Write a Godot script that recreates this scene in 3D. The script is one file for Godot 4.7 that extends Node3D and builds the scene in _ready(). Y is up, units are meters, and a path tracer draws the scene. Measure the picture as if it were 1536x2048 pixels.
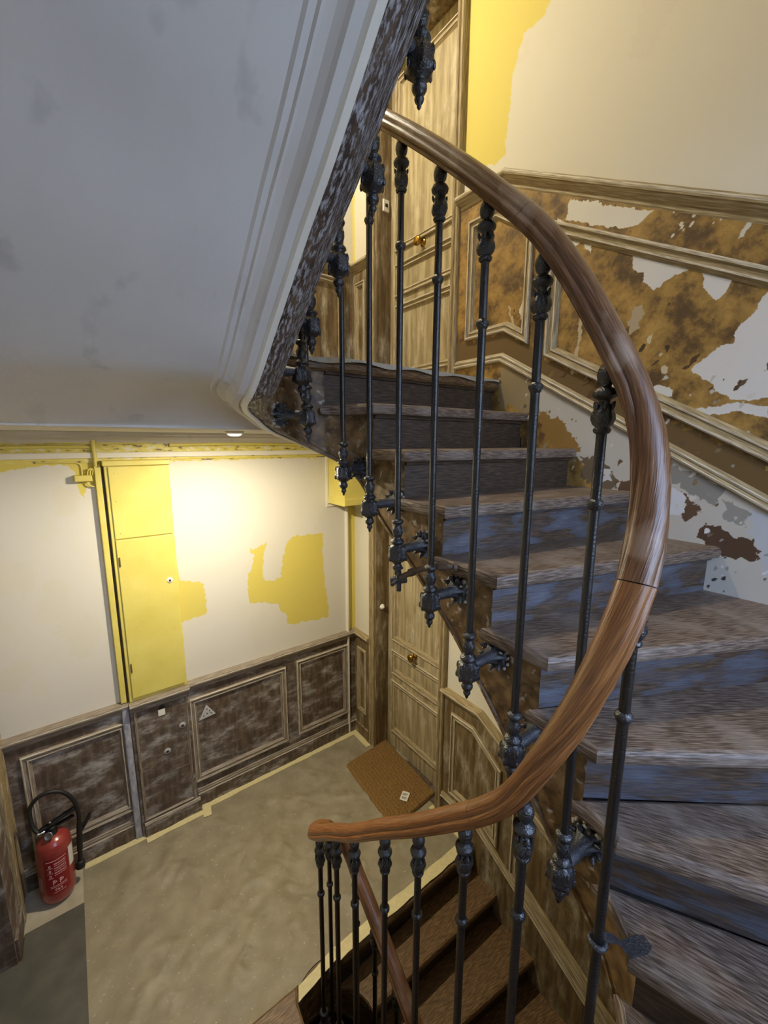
extends Node3D
# A stairwell under renovation: a steep open-string staircase round a narrow slot well.
# Plan: wall_back is z = 0 (room at z > 0), wall_right is x = 0 (room at x < 0), the lower landing is y = 0.

const XL := -2.33          # wall_left
const ZF := 3.55           # wall_front, behind the viewer
const XC := -1.1175        # middle of the well
const ZT := 1.55           # centre of the well's round end at the landings
const ZB := 2.45           # centre of the well's round end on the window side
const RT := 0.183          # tread edge radius
const RB := 0.0875         # baluster line radius
const ZRB := 2.49
const FLOOR := 2.91
const RISE := FLOOR / 17.0

var M := {}
var names := {}

class Geo:
	var v := PackedVector3Array()
	var n := PackedVector3Array()
	var uv := PackedVector2Array()
	var ix := PackedInt32Array()

	func tri3(a: int, b: int, c: int) -> void:
		ix.append(a); ix.append(c); ix.append(b)

	# a, b, c, d anticlockwise seen from outside; uv in metres
	func quad(a: Vector3, b: Vector3, c: Vector3, d: Vector3, us = null) -> void:
		var nn := (b - a).cross(d - a)
		if nn.length_squared() < 1e-16:
			nn = (c - b).cross(d - c)
		if nn.length_squared() < 1e-16:
			return
		nn = nn.normalized()
		var k := v.size()
		var e := (b - a)
		if e.length_squared() < 1e-12:
			e = c - d
		e = e.normalized()
		var f := nn.cross(e)
		for p in [a, b, c, d]:
			v.append(p); n.append(nn)
			if us == null:
				uv.append(Vector2((p - a).dot(e), (p - a).dot(f)))
		if us != null:
			for q in us:
				uv.append(q)
		tri3(k, k + 1, k + 2); tri3(k, k + 2, k + 3)

	func quadn(ps: Array, ns: Array, us: Array) -> void:
		var k := v.size()
		for i in 4:
			v.append(ps[i]); n.append(ns[i]); uv.append(us[i])
		tri3(k, k + 1, k + 2); tri3(k, k + 2, k + 3)

	# rows of points, smooth; normal = along row x along column (flip to turn)
	func grid(rows: Array, us: Array, closed := false, flip := false) -> void:
		var r := rows.size()
		var c: int = rows[0].size()
		var k := v.size()
		for i in r:
			for j in c:
				var j0 := j - 1
				var j1 := j + 1
				if closed:
					if j0 < 0: j0 = c - 2
					if j1 > c - 1: j1 = 1
				j0 = maxi(j0, 0); j1 = mini(j1, c - 1)
				var i0 := maxi(i - 1, 0)
				var i1 := mini(i + 1, r - 1)
				var du: Vector3 = rows[i][j1] - rows[i][j0]
				var dv: Vector3 = rows[i1][j] - rows[i0][j]
				if du.length_squared() < 1e-14:
					var ii := i1 if i == 0 else i0
					du = rows[ii][j1] - rows[ii][j0]
				var nn := du.cross(dv)
				nn = nn.normalized() if nn.length_squared() > 1e-20 else Vector3.UP
				v.append(rows[i][j]); n.append(-nn if flip else nn)
				uv.append(us[i][j])
		for i in r - 1:
			for j in c - 1:
				var a := k + i * c + j
				if flip:
					tri3(a, a + c, a + c + 1); tri3(a, a + c + 1, a + 1)
				else:
					tri3(a, a + 1, a + c + 1); tri3(a, a + c + 1, a + c)

	func add(o: Geo, x: Transform3D) -> void:
		var k := v.size()
		v.append_array(x * o.v)
		var b := x.basis.inverse().transposed()
		for q in o.n:
			n.append((b * q).normalized())
		uv.append_array(o.uv)
		for i in o.ix:
			ix.append(i + k)

	func mesh(m: Material) -> ArrayMesh:
		var a := []
		a.resize(Mesh.ARRAY_MAX)
		a[Mesh.ARRAY_VERTEX] = v; a[Mesh.ARRAY_NORMAL] = n; a[Mesh.ARRAY_TEX_UV] = uv; a[Mesh.ARRAY_INDEX] = ix
		var am := ArrayMesh.new()
		am.add_surface_from_arrays(Mesh.PRIMITIVE_TRIANGLES, a)
		am.surface_set_material(0, m)
		return am

class Frame:                    # a plane with its own axes: u along, v up, h out of it
	var o: Vector3
	var u: Vector3
	var w: Vector3
	var h: Vector3
	func _init(oo: Vector3, uu: Vector3, ww: Vector3) -> void:
		o = oo; u = uu; w = ww; h = uu.cross(ww)
	func p(a: float, b: float, c := 0.0) -> Vector3:
		return o + u * a + w * b + h * c

# ---------------------------------------------------------------- scene tree helpers
func numbered(called: String) -> String:
	if not names.has(called):
		names[called] = 0
		return called
	names[called] += 1
	return "%s_%03d" % [called, names[called]]

func thing(called: String, label: String, category: String, at := Vector3.ZERO, group := "", kind := "") -> Node3D:
	var o := Node3D.new()
	o.name = numbered(called)
	add_child(o)
	o.position = at
	tag(o, label, category, group, kind)
	return o

func tag(o: Node3D, label: String, category: String, group := "", kind := "") -> void:
	o.set_meta("label", label)
	o.set_meta("category", category)
	if group: o.set_meta("group", group)
	if kind: o.set_meta("kind", kind)

func part(called: String, g, m, parent: Node3D, label := "") -> MeshInstance3D:
	var o := MeshInstance3D.new()
	o.name = called
	o.mesh = g.mesh(m) if g is Geo else g
	parent.add_child(o, true)
	if label: o.set_meta("label", label)
	return o

func single(called: String, g: Geo, m, label: String, category: String, group := "", kind := "") -> MeshInstance3D:
	var o := MeshInstance3D.new()
	o.name = numbered(called)
	o.mesh = g.mesh(m)
	add_child(o)
	tag(o, label, category, group, kind)
	return o

# ---------------------------------------------------------------- shape helpers
func fbox(g: Geo, F: Frame, u0: float, u1: float, v0: float, v1: float, h0: float, h1: float, b := 0.0) -> void:
	var q := func(a, c, d): return F.p(a, c, d)
	if b <= 0.0:
		var pu := [Vector2(u0, v0), Vector2(u1, v0), Vector2(u1, v1), Vector2(u0, v1)]
		g.quad(F.p(u0, v0, h1), F.p(u1, v0, h1), F.p(u1, v1, h1), F.p(u0, v1, h1), pu)
		g.quad(F.p(u1, v0, h0), F.p(u0, v0, h0), F.p(u0, v1, h0), F.p(u1, v1, h0), [pu[1], pu[0], pu[3], pu[2]])
		g.quad(F.p(u0, v0, h0), F.p(u1, v0, h0), F.p(u1, v0, h1), F.p(u0, v0, h1))
		g.quad(F.p(u0, v1, h1), F.p(u1, v1, h1), F.p(u1, v1, h0), F.p(u0, v1, h0))
		g.quad(F.p(u0, v0, h0), F.p(u0, v0, h1), F.p(u0, v1, h1), F.p(u0, v1, h0), [Vector2(u0 + h0, v0), Vector2(u0 + h1, v0), Vector2(u0 + h1, v1), Vector2(u0 + h0, v1)])
		g.quad(F.p(u1, v0, h1), F.p(u1, v0, h0), F.p(u1, v1, h0), F.p(u1, v1, h1), [Vector2(u1 + h1, v0), Vector2(u1 + h0, v0), Vector2(u1 + h0, v1), Vector2(u1 + h1, v1)])
		return
	var rect := [Vector2(u0, v0), Vector2(u1, v0), Vector2(u1, v1), Vector2(u0, v1)]
	mould(g, F, rect, [Vector2(0, h0), Vector2(0, h1 - b), Vector2(b * 0.3, h1 - b * 0.3), Vector2(b, h1)], true)
	fpoly(g, F, [Vector2(u0 + b, v0 + b), Vector2(u1 - b, v0 + b), Vector2(u1 - b, v1 - b), Vector2(u0 + b, v1 - b)], h1)

func fpoly(g: Geo, F: Frame, pts: Array, h: float) -> void:
	var pv := PackedVector2Array(pts)
	var t := Geometry2D.triangulate_polygon(pv)
	var k := g.v.size()
	for p in pv:
		g.v.append(F.p(p.x, p.y, h)); g.n.append(F.h); g.uv.append(p)
	for i in range(0, t.size(), 3):
		var a := pv[t[i]]
		var s := (pv[t[i + 1]] - a).cross(pv[t[i + 2]] - a)
		if s > 0: g.tri3(k + t[i], k + t[i + 1], k + t[i + 2])
		else: g.tri3(k + t[i], k + t[i + 2], k + t[i + 1])

func offset_line(pts: Array, d: float, closed: bool) -> Array:
	var out := []
	var c := pts.size()
	for i in c:
		var a: Vector2
		var b: Vector2
		if closed or (i > 0 and i < c - 1):
			a = (pts[i] - pts[(i - 1 + c) % c]).normalized()
			b = (pts[(i + 1) % c] - pts[i]).normalized()
		elif i == 0:
			a = (pts[1] - pts[0]).normalized(); b = a
		else:
			a = (pts[i] - pts[i - 1]).normalized(); b = a
		var na := Vector2(-a.y, a.x)
		var nb := Vector2(-b.y, b.x)
		var m := (na + nb)
		m = m / maxf(m.length_squared() * 0.5, 0.2)
		out.append(pts[i] + m * d)
	return out

# a moulding along a line in the plane F; profile points are (distance to the left of the line, height)
func mould(g: Geo, F: Frame, pts: Array, prof: Array, closed := false, caps := true) -> void:
	var rows := []
	for q in prof:
		rows.append(offset_line(pts, q.x, closed))
	var c := pts.size()
	var along := 0.0
	for i in (c if closed else c - 1):
		var j := (i + 1) % c
		var L: float = pts[i].distance_to(pts[j])
		var acc := 0.0
		for k in prof.size() - 1:
			var step: float = prof[k].distance_to(prof[k + 1])
			g.quad(F.p(rows[k][i].x, rows[k][i].y, prof[k].y), F.p(rows[k][j].x, rows[k][j].y, prof[k].y), F.p(rows[k + 1][j].x, rows[k + 1][j].y, prof[k + 1].y), F.p(rows[k + 1][i].x, rows[k + 1][i].y, prof[k + 1].y),
				[Vector2(along, acc), Vector2(along + L, acc), Vector2(along + L, acc + step), Vector2(along, acc + step)])
			acc += step
		along += L
	if caps and not closed:
		for e in [0, c - 1]:
			var base := F.p(rows[0][e].x, rows[0][e].y, 0.0)
			var last := F.p(rows[-1][e].x, rows[-1][e].y, 0.0)
			for k in prof.size() - 1:
				var p0 := F.p(rows[k][e].x, rows[k][e].y, prof[k].y)
				var p1 := F.p(rows[k + 1][e].x, rows[k + 1][e].y, prof[k + 1].y)
				var mid := base.lerp(last, 0.5)
				if e == 0: g.quad(mid, p0, p1, mid)
				else: g.quad(mid, p1, p0, mid)

func lathe(g: Geo, prof: Array, x: Transform3D, sides := 20, lobes := 0, amp := 0.0, l0 := 0.0, l1 := 0.0) -> void:
	var rows := []
	var us := []
	var pf := prof.duplicate()
	if pf[0].y < pf[-1].y: pf.reverse()
	for q in pf:
		var row := PackedVector3Array()
		var ur := PackedVector2Array()
		for j in sides + 1:
			var a := TAU * j / sides
			var r: float = q.x
			if lobes > 0 and q.y <= l0 and q.y >= l1:
				r *= 1.0 + amp * cos(lobes * a)
			row.append(x * Vector3(r * cos(a), q.y, r * sin(a)))
			ur.append(Vector2(a * 0.02, q.y))
		rows.append(row); us.append(ur)
	# rows run down, columns run cos -> sin
	g.grid(rows, us, true, false)

func tube(g: Geo, pts: Array, r: float, sides := 10, cap := true) -> void:
	var rows := []
	var us := []
	var up := Vector3.UP
	var along := 0.0
	var side := Vector3.ZERO
	for i in pts.size():
		var t: Vector3 = (pts[mini(i + 1, pts.size() - 1)] - pts[maxi(i - 1, 0)]).normalized()
		if side == Vector3.ZERO:
			side = t.cross(up)
			if side.length() < 0.1: side = t.cross(Vector3.RIGHT)
		side = (side - t * side.dot(t)).normalized()
		var nrm := side.cross(t)
		if i > 0: along += pts[i].distance_to(pts[i - 1])
		var row := PackedVector3Array()
		var ur := PackedVector2Array()
		for j in sides + 1:
			var a := TAU * j / sides
			row.append(pts[i] + (side * cos(a) + nrm * sin(a)) * r)
			ur.append(Vector2(along, a * r))
		rows.append(row); us.append(ur)
	g.grid(rows, us, true, true)
	if cap:
		for e in [0, pts.size() - 1]:
			for j in range(0, sides):
				var a: Vector3 = rows[e][j]
				var b: Vector3 = rows[e][j + 1]
				if e == 0: g.quad(pts[e], b, a, pts[e])
				else: g.quad(pts[e], a, b, pts[e])

func spline(pts: Array, per := 6) -> Array:
	var out := []
	for i in pts.size() - 1:
		var a = pts[maxi(i - 1, 0)]
		var d = pts[mini(i + 2, pts.size() - 1)]
		for k in per:
			out.append(pts[i].cubic_interpolate(pts[i + 1], a, d, float(k) / per))
	out.append(pts[-1])
	return out

func table(t: Array, x: float) -> float:
	if x <= t[0].x:
		return t[0].y
	for i in t.size() - 1:
		if x <= t[i + 1].x:
			var a: Vector2 = t[maxi(i - 1, 0)]
			var b: Vector2 = t[i]
			var c: Vector2 = t[i + 1]
			var d: Vector2 = t[mini(i + 2, t.size() - 1)]
			var h := c.x - b.x
			var m0 := (c.y - a.y) / (c.x - a.x)
			var m1 := (d.y - b.y) / (d.x - b.x)
			var s := (x - b.x) / h
			var s2 := s * s
			var s3 := s2 * s
			return (2 * s3 - 3 * s2 + 1) * b.y + (s3 - 2 * s2 + s) * h * m0 + (-2 * s3 + 3 * s2) * c.y + (s3 - s2) * h * m1
	return t[-1].y

# ---------------------------------------------------------------- textures and materials
func noise(freq: float, ramp: Array, sd: int, octaves := 5, kind := FastNoiseLite.TYPE_SIMPLEX_SMOOTH, size := 512, warp := 0.0, ridged := false, gain := 0.5) -> NoiseTexture2D:
	var f := FastNoiseLite.new()
	f.noise_type = kind
	f.frequency = freq
	f.seed = sd
	f.fractal_type = FastNoiseLite.FRACTAL_RIDGED if ridged else FastNoiseLite.FRACTAL_FBM
	f.fractal_octaves = octaves
	f.fractal_gain = gain
	if warp > 0.0:
		f.domain_warp_enabled = true
		f.domain_warp_amplitude = warp
		f.domain_warp_frequency = freq * 1.5
	var t := NoiseTexture2D.new()
	t.width = size; t.height = size
	t.seamless = true
	t.noise = f
	if ramp.size():
		var g := Gradient.new()
		var os := PackedFloat32Array()
		var cs := PackedColorArray()
		for q in ramp:
			os.append(q[0]); cs.append(q[1])
		g.offsets = os; g.colors = cs
		t.color_ramp = g
	return t

func C(hex: String, a := 1.0) -> Color:
	var c := Color(hex)
	c.a = a
	return c

func mat(called: String, tex, scale: Vector3, rough: float, opt := {}) -> StandardMaterial3D:
	var m := StandardMaterial3D.new()
	m.resource_name = called
	if tex is Color: m.albedo_color = tex
	elif tex != null: m.albedo_texture = tex
	m.roughness = rough
	m.uv1_scale = scale
	if not opt.get("uv", false):
		m.uv1_triplanar = true
		m.uv1_world_triplanar = opt.get("world", true)
		m.uv1_triplanar_sharpness = 6.0
	if opt.has("offset"): m.uv1_offset = opt.offset
	if opt.has("metal"): m.metallic = opt.metal
	if opt.has("spec"): m.metallic_specular = opt.spec
	if opt.has("detail"):
		m.detail_enabled = true
		m.detail_albedo = opt.detail
		m.detail_uv_layer = BaseMaterial3D.DETAIL_UV_2
		m.uv2_triplanar = true
		m.uv2_world_triplanar = true
		m.uv2_scale = opt.dscale
		if opt.get("duv1", false):
			m.detail_uv_layer = BaseMaterial3D.DETAIL_UV_1
			m.uv2_triplanar = false
	if opt.has("bump"):
		m.heightmap_enabled = true
		m.heightmap_texture = opt.bump
		m.heightmap_scale = opt.bamt
	if opt.has("coat"):
		m.clearcoat_enabled = true
		m.clearcoat = opt.coat
		m.clearcoat_roughness = opt.get("coatr", 0.2)
	M[called] = m
	return m

# fills a polygon given in metres on an image that covers box (x0, y0, x1, y1), y up; the edge is frayed by a seeded walk
func paint(im: Image, box: Array, poly: Array, col: Color, sd: int, fray := 0.006) -> void:
	var rng := RandomNumberGenerator.new()
	rng.seed = sd
	var wob := FastNoiseLite.new()
	wob.seed = sd
	wob.frequency = 16.0
	wob.fractal_octaves = 4
	wob.fractal_gain = 0.65
	var W := im.get_width()
	var H := im.get_height()
	var pts := PackedVector2Array()
	var c := poly.size() / 2
	for i in c:
		var a := Vector2(poly[2 * i], poly[2 * i + 1])
		var j := (i + 1) % c
		var b := Vector2(poly[2 * j], poly[2 * j + 1])
		var steps := maxi(1, int(a.distance_to(b) / 0.006))
		for k in steps:
			var q := a.lerp(b, float(k) / steps)
			q += Vector2(wob.get_noise_2d(q.x, q.y), wob.get_noise_2d(q.x + 31.0, q.y - 17.0)) * fray * 3.2 + Vector2(rng.randf_range(-fray, fray), rng.randf_range(-fray, fray)) * 0.3
			pts.append(Vector2((q.x - box[0]) / (box[2] - box[0]) * W, (box[3] - q.y) / (box[3] - box[1]) * H))
	var lo := H
	var hi := 0
	for q in pts:
		lo = mini(lo, int(floor(q.y))); hi = maxi(hi, int(ceil(q.y)))
	for y in range(maxi(lo, 0), mini(hi, H - 1) + 1):
		var xs := PackedFloat32Array()
		for i in pts.size():
			var a := pts[i]
			var b := pts[(i + 1) % pts.size()]
			var yy := y + 0.5
			if (a.y <= yy) != (b.y <= yy):
				xs.append(a.x + (yy - a.y) / (b.y - a.y) * (b.x - a.x))
		xs.sort()
		for i in range(0, xs.size() - 1, 2):
			var x0 := clampi(int(round(xs[i])), 0, W)
			var x1 := clampi(int(round(xs[i + 1])), 0, W)
			if x1 > x0:
				im.fill_rect(Rect2i(x0, y, x1 - x0, 1), col)

func fleck(im: Image, box: Array, area: Array, count: int, cols: Array, smin: float, smax: float, sd: int, tilt := 0.5) -> void:
	var rng := RandomNumberGenerator.new()
	rng.seed = sd
	for i in count:
		var cx := rng.randf_range(area[0], area[2])
		var cy := rng.randf_range(area[1], area[3])
		var s := rng.randf_range(smin, smax)
		var poly := []
		for k in 8:
			var a := TAU * k / 8.0
			var r := s * rng.randf_range(0.5, 1.0)
			poly.append(cx + cos(a) * r * 0.7 + sin(a) * r * tilt * 0.4)
			poly.append(cy + sin(a) * r)
		paint(im, box, poly, cols[rng.randi() % cols.size()], rng.randi(), minf(s * 0.22, 0.012))

# ---------------------------------------------------------------- build order
func _ready() -> void:
	# camera
	var cam := Camera3D.new()
	cam.name = "camera"
	var yaw := deg_to_rad(37.2256)
	var pitch := deg_to_rad(9.8608)
	var roll := deg_to_rad(0.2598)
	var fwd := Vector3(sin(yaw) * cos(pitch), -sin(pitch), -cos(yaw) * cos(pitch))
	var rgt := Vector3(cos(yaw), 0, sin(yaw))
	var upv := rgt.cross(fwd)
	cam.transform = Transform3D(Basis(rgt * cos(roll) + upv * sin(roll), upv * cos(roll) - rgt * sin(roll), -fwd), Vector3(-1.8582, 2.6, 2.8496))
	cam.fov = rad_to_deg(2.0 * atan(1024.0 / 824.81))
	cam.near = 0.02
	add_child(cam)
	# sky and exposure
	var we := WorldEnvironment.new()
	we.name = "world"
	var env := Environment.new()
	env.background_mode = Environment.BG_SKY
	var sky := Sky.new()
	var sm := ProceduralSkyMaterial.new()
	sm.sky_top_color = Color(0.72, 0.82, 1.0)
	sm.sky_horizon_color = Color(0.80, 0.88, 1.0)
	sm.ground_horizon_color = Color(0.42, 0.50, 0.62)
	sm.ground_bottom_color = Color(0.36, 0.42, 0.50)
	sky.sky_material = sm
	env.sky = sky
	env.background_energy_multiplier = 13.0
	env.tonemap_mode = Environment.TONE_MAPPER_LINEAR
	env.tonemap_exposure = 1.0
	env.sdfgi_enabled = true
	env.ssao_enabled = true
	env.ssil_enabled = true
	we.environment = env
	add_child(we)
	# the two ceiling lamps (lower and upper landing)
	ceiling_lamp(Vector3(-1.19, 2.64, 0.74), 3.4, "small round white ceiling lamp glowing over the lower landing")
	ceiling_lamp(Vector3(-1.16, 5.55, 0.62), 6.0, "small round white ceiling lamp over the upper landing")

	materials()
	shell()
	back_wall_work()
	right_wall_work()
	left_wall_work()
	flights()
	railings()
	landing_things()
	small_things()

func ceiling_lamp(at: Vector3, energy: float, label: String) -> void:
	var t := thing("ceiling_lamp", label, "lamp", at)
	var g := Geo.new()
	lathe(g, [Vector2(0.001, 0.0), Vector2(0.045, 0.0), Vector2(0.045, -0.008), Vector2(0.034, -0.012)], Transform3D(), 28)
	part("rim", g, mat("lamp_rim", C("e8e6e0"), Vector3.ONE, 0.4, {"uv": true}), t)
	g = Geo.new()
	lathe(g, [Vector2(0.034, -0.010), Vector2(0.033, -0.016), Vector2(0.022, -0.022), Vector2(0.001, -0.024)], Transform3D(), 28)
	var gm := mat("lamp_glow", C("fff4dc"), Vector3.ONE, 0.5, {"uv": true})
	gm.emission_enabled = true
	gm.emission = Color(1.0, 0.93, 0.78)
	gm.emission_energy_multiplier = 3.0
	part("lens", g, gm, t)
	var l := AreaLight3D.new()
	l.name = "light"
	l.area_size = Vector2(0.06, 0.06)
	l.area_normalize_energy = true
	l.light_color = Color(1.0, 0.95, 0.83)
	l.light_energy = energy
	l.area_range = 12.0
	l.area_attenuation = 2.0
	l.shadow_enabled = true
	l.position = Vector3(0, -0.028, 0)
	l.rotation.x = -PI / 2
	t.add_child(l)

func materials() -> void:
	var fine := noise(0.09, [], 3, 3)
	var soft := noise(0.02, [], 5, 5)
	var streak := noise(0.03, [], 9, 5)
	# stripped dado of the lower and upper back wall: dark brown, scraped, whitish residue
	var residue := noise(0.007, [[0.0, C("b8b4b0", 0.0)], [0.38, C("b8b4b0", 0.0)], [0.55, C("b4b0ac", 0.14)], [0.7, C("bcb9b5", 0.42)], [1.0, C("ccc9c5", 0.85)]], 21, 8, FastNoiseLite.TYPE_SIMPLEX_SMOOTH, 1024, 0.0, false, 0.72)
	var residue_warm := noise(0.007, [[0.0, C("c9bfa4", 0.0)], [0.38, C("c9bfa4", 0.0)], [0.58, C("c9bfa4", 0.16)], [0.75, C("d0c7ae", 0.42)], [1.0, C("dbd3be", 0.75)]], 23, 8, FastNoiseLite.TYPE_SIMPLEX_SMOOTH, 1024, 0.0, false, 0.7)
	var dark := noise(0.02, [[0.0, C("463a30")], [0.4, C("56483b")], [0.6, C("625245")], [0.85, C("706051")], [1.0, C("806f5f")]], 11, 6)
	mat("dado_dark", dark, Vector3(2.4, 0.5, 2.4), 0.62, {"detail": residue, "dscale": Vector3(0.45, 1.0, 0.45), "bump": streak, "bamt": 0.12})
	var tan := noise(0.02, [[0.0, C("4c3c25")], [0.35, C("624f32")], [0.6, C("735e3e")], [0.85, C("86714e")], [1.0, C("978361")]], 13, 6)
	mat("dado_tan", tan, Vector3(2.4, 0.2, 2.4), 0.6, {"detail": residue_warm, "dscale": Vector3(0.9, 0.3, 0.9), "bump": streak, "bamt": 0.1})
	var doorw := noise(0.02, [[0.0, C("7d6d50")], [0.35, C("958564")], [0.6, C("a99a78")], [0.85, C("bcae8e")], [1.0, C("ccc0a2")]], 15, 6)
	mat("door_wood", doorw, Vector3(2.2, 0.16, 2.2), 0.55, {"detail": residue_warm, "dscale": Vector3(0.9, 0.28, 0.9), "bump": streak, "bamt": 0.08})
	var mouldw := noise(0.03, [[0.0, C("7a6848")], [0.35, C("8f7d5b")], [0.55, C("a08e6b")], [0.8, C("b5a580")], [1.0, C("c8bb9b")]], 17, 5)
	mat("moulding_tan", mouldw, Vector3(0.5, 9.0, 1.0), 0.55, {"uv": true, "bump": streak, "bamt": 0.08})
	var mouldc := noise(0.03, [[0.0, C("6a5d50")], [0.35, C("7d7063")], [0.55, C("8f8375")], [0.8, C("a69b8e")], [1.0, C("bbb2a7")]], 19, 5)
	mat("moulding_grey", mouldc, Vector3(0.5, 9.0, 1.0), 0.55, {"uv": true, "bump": streak, "bamt": 0.08})
	mat("residue_line", noise(0.03, [[0.0, C("8c7f69")], [0.3, C("a89c86")], [0.55, C("c6bca8")], [1.0, C("ddd5c4")]], 20, 5), Vector3(0.7, 9.0, 1.0), 0.6, {"uv": true})
	# oak treads, grain along u
	var oak := noise(0.035, [[0.0, C("2e241d")], [0.25, C("4d3f34")], [0.5, C("6b5b4d")], [0.75, C("85756a")], [1.0, C("9c8d80")]], 25, 6)
	var wear := noise(0.01, [[0.0, C("8e8378", 0.0)], [0.5, C("8e8378", 0.0)], [0.7, C("94897e", 0.35)], [1.0, C("a2988e", 0.5)]], 27, 5)
	mat("tread_oak", oak, Vector3(0.9, 9.0, 1.0), 0.42, {"uv": true, "detail": wear, "dscale": Vector3(0.8, 0.8, 0.8), "bump": noise(0.035, [], 26, 5), "bamt": 0.12})
	var oakb := noise(0.035, [[0.0, C("3a2a18")], [0.25, C("553f28")], [0.5, C("6e5437")], [0.75, C("846846")], [1.0, C("977b58")]], 29, 6)
	mat("tread_brown", oakb, Vector3(0.9, 9.0, 1.0), 0.45, {"uv": true, "bump": noise(0.035, [], 26, 5), "bamt": 0.12})
	# risers: dark brown with remains of slate-coloured paint
	var ris := noise(0.03, [[0.0, C("2a211b")], [0.4, C("443629")], [0.7, C("574636")], [1.0, C("6d5a48")]], 31, 5)
	var slate := noise(0.014, [[0.0, C("4d525e", 0.0)], [0.47, C("4d525e", 0.0)], [0.5, C("4d525e", 0.75)], [0.72, C("5b606c", 0.85)], [1.0, C("757b88", 0.9)]], 33, 6, FastNoiseLite.TYPE_SIMPLEX_SMOOTH, 512, 20.0)
	mat("riser_wood", ris, Vector3(0.9, 8.0, 1.0), 0.45, {"uv": true, "detail": slate, "dscale": Vector3(0.7, 2.2, 0.7), "bump": streak, "bamt": 0.1})
	var risd := noise(0.03, [[0.0, C("241b14")], [0.4, C("3a2d22")], [0.7, C("4d3e30")], [1.0, C("625242")]], 35, 5)
	mat("riser_dark", risd, Vector3(0.9, 8.0, 1.0), 0.45, {"uv": true, "bump": streak, "bamt": 0.1})
	# string board: brown, blotched, with paint specks
	var strg := noise(0.02, [[0.0, C("3a2a16")], [0.3, C("5a4224")], [0.5, C("6f5532")], [0.75, C("80653f")], [1.0, C("937a54")]], 37, 5)
	var specks := noise(0.03, [[0.0, C("1f150c", 0.75)], [0.24, C("1f150c", 0.6)], [0.32, C("1f150c", 0.0)], [0.74, C("b0a698", 0.0)], [0.79, C("b0a698", 0.7)], [1.0, C("cdc6bc", 0.9)]], 39, 4, FastNoiseLite.TYPE_SIMPLEX_SMOOTH, 512, 15.0)
	mat("string_wood", strg, Vector3(1.6, 1.6, 1.6), 0.5, {"detail": specks, "dscale": Vector3(1.3, 1.3, 1.3), "bump": soft, "bamt": 0.08})
	var scraped := noise(0.03, [[0.0, C("b8b8c0", 0.0)], [0.5, C("b8b8c0", 0.0)], [0.56, C("a09fa3", 0.5)], [0.7, C("b4b3b6", 0.75)], [1.0, C("d0cecd", 0.95)]], 41, 7, FastNoiseLite.TYPE_SIMPLEX_SMOOTH, 1024, 8.0, false, 0.66)
	var strd := noise(0.02, [[0.0, C("2f241b")], [0.4, C("46372a")], [0.7, C("594838")], [1.0, C("6e5c4a")]], 42, 6)
	mat("string_scraped", strd, Vector3(1.1, 5.0, 1.0), 0.55, {"uv": true, "duv1": true, "detail": scraped, "dscale": Vector3(1.6, 0.9, 0.9), "bump": streak, "bamt": 0.12})
		# plasters and paints
	var plast := noise(0.006, [[0.0, C("c3bfba")], [0.5, C("cdc9c4")], [1.0, C("d6d2cd")]], 43, 5)
	var smudge := noise(0.012, [[0.0, C("8f8c8a", 0.0)], [0.76, C("8f8c8a", 0.0)], [0.86, C("8a8785", 0.35)], [1.0, C("7c7977", 0.6)]], 44, 5, FastNoiseLite.TYPE_SIMPLEX_SMOOTH, 512, 12.0)
	mat("soffit_plaster", plast, Vector3(0.6, 0.6, 0.6), 0.8, {"detail": smudge, "dscale": Vector3(0.9, 0.9, 0.9), "bump": noise(0.25, [], 45, 2), "bamt": 0.03})
	var plw := noise(0.006, [[0.0, C("cfc9bb")], [0.5, C("d8d3c6")], [1.0, C("e2ddd2")]], 47, 5)
	mat("plaster_plain", plw, Vector3(0.5, 0.5, 0.5), 0.8, {"bump": noise(0.2, [], 45, 2), "bamt": 0.03})
	var yel := noise(0.01, [[0.0, C("d6c664")], [0.5, C("dccd6c")], [1.0, C("e2d476")]], 49, 4)
	mat("paint_yellow", yel, Vector3(0.8, 0.8, 0.8), 0.42, {"bump": noise(0.15, [], 46, 2), "bamt": 0.02})
	mat("paint_white", C("e4dfd2"), Vector3.ONE, 0.5)
	var mixp := noise(0.02, [[0.0, C("6b6152")], [0.2, C("7a6c50")], [0.3, C("d6c664")], [0.55, C("dccd6c")], [0.7, C("e2d990")], [0.75, C("ded8c8")], [1.0, C("e6e1d4")]], 51, 4)
	mat("cornice_paint", mixp, Vector3(1.2, 3.0, 1.2), 0.5)
	# cast iron
	var iron := noise(0.06, [[0.0, C("09090b")], [0.6, C("111114")], [0.85, C("1d1e22")], [1.0, C("3c3e45")]], 53, 4)
	mat("iron", iron, Vector3(6, 6, 6), 0.34, {"world": false, "spec": 0.6, "bump": noise(0.05, [], 54, 3), "bamt": 0.06})
	mat("iron_worn", noise(0.05, [[0.0, C("0f0f12")], [0.45, C("18191d")], [0.7, C("2a2b31")], [1.0, C("575a63")]], 56, 5), Vector3(9, 9, 9), 0.33, {"world": false, "spec": 0.65, "bump": noise(0.04, [], 54, 4), "bamt": 0.14})
	var irond := noise(0.04, [[0.0, C("1a1a1d")], [0.5, C("2c2d32")], [0.75, C("45474e")], [1.0, C("6a6c74")]], 55, 5)
	mat("iron_dusty", irond, Vector3(9, 9, 9), 0.42, {"world": false, "spec": 0.6, "bump": noise(0.05, [], 54, 3), "bamt": 0.1})
	# handrail: red-brown wood, grain along u
	var rail := noise(0.03, [[0.0, C("402816")], [0.3, C("573920")], [0.55, C("6b482c")], [0.8, C("7d5838")], [1.0, C("916c4a")]], 57, 5)
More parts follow.
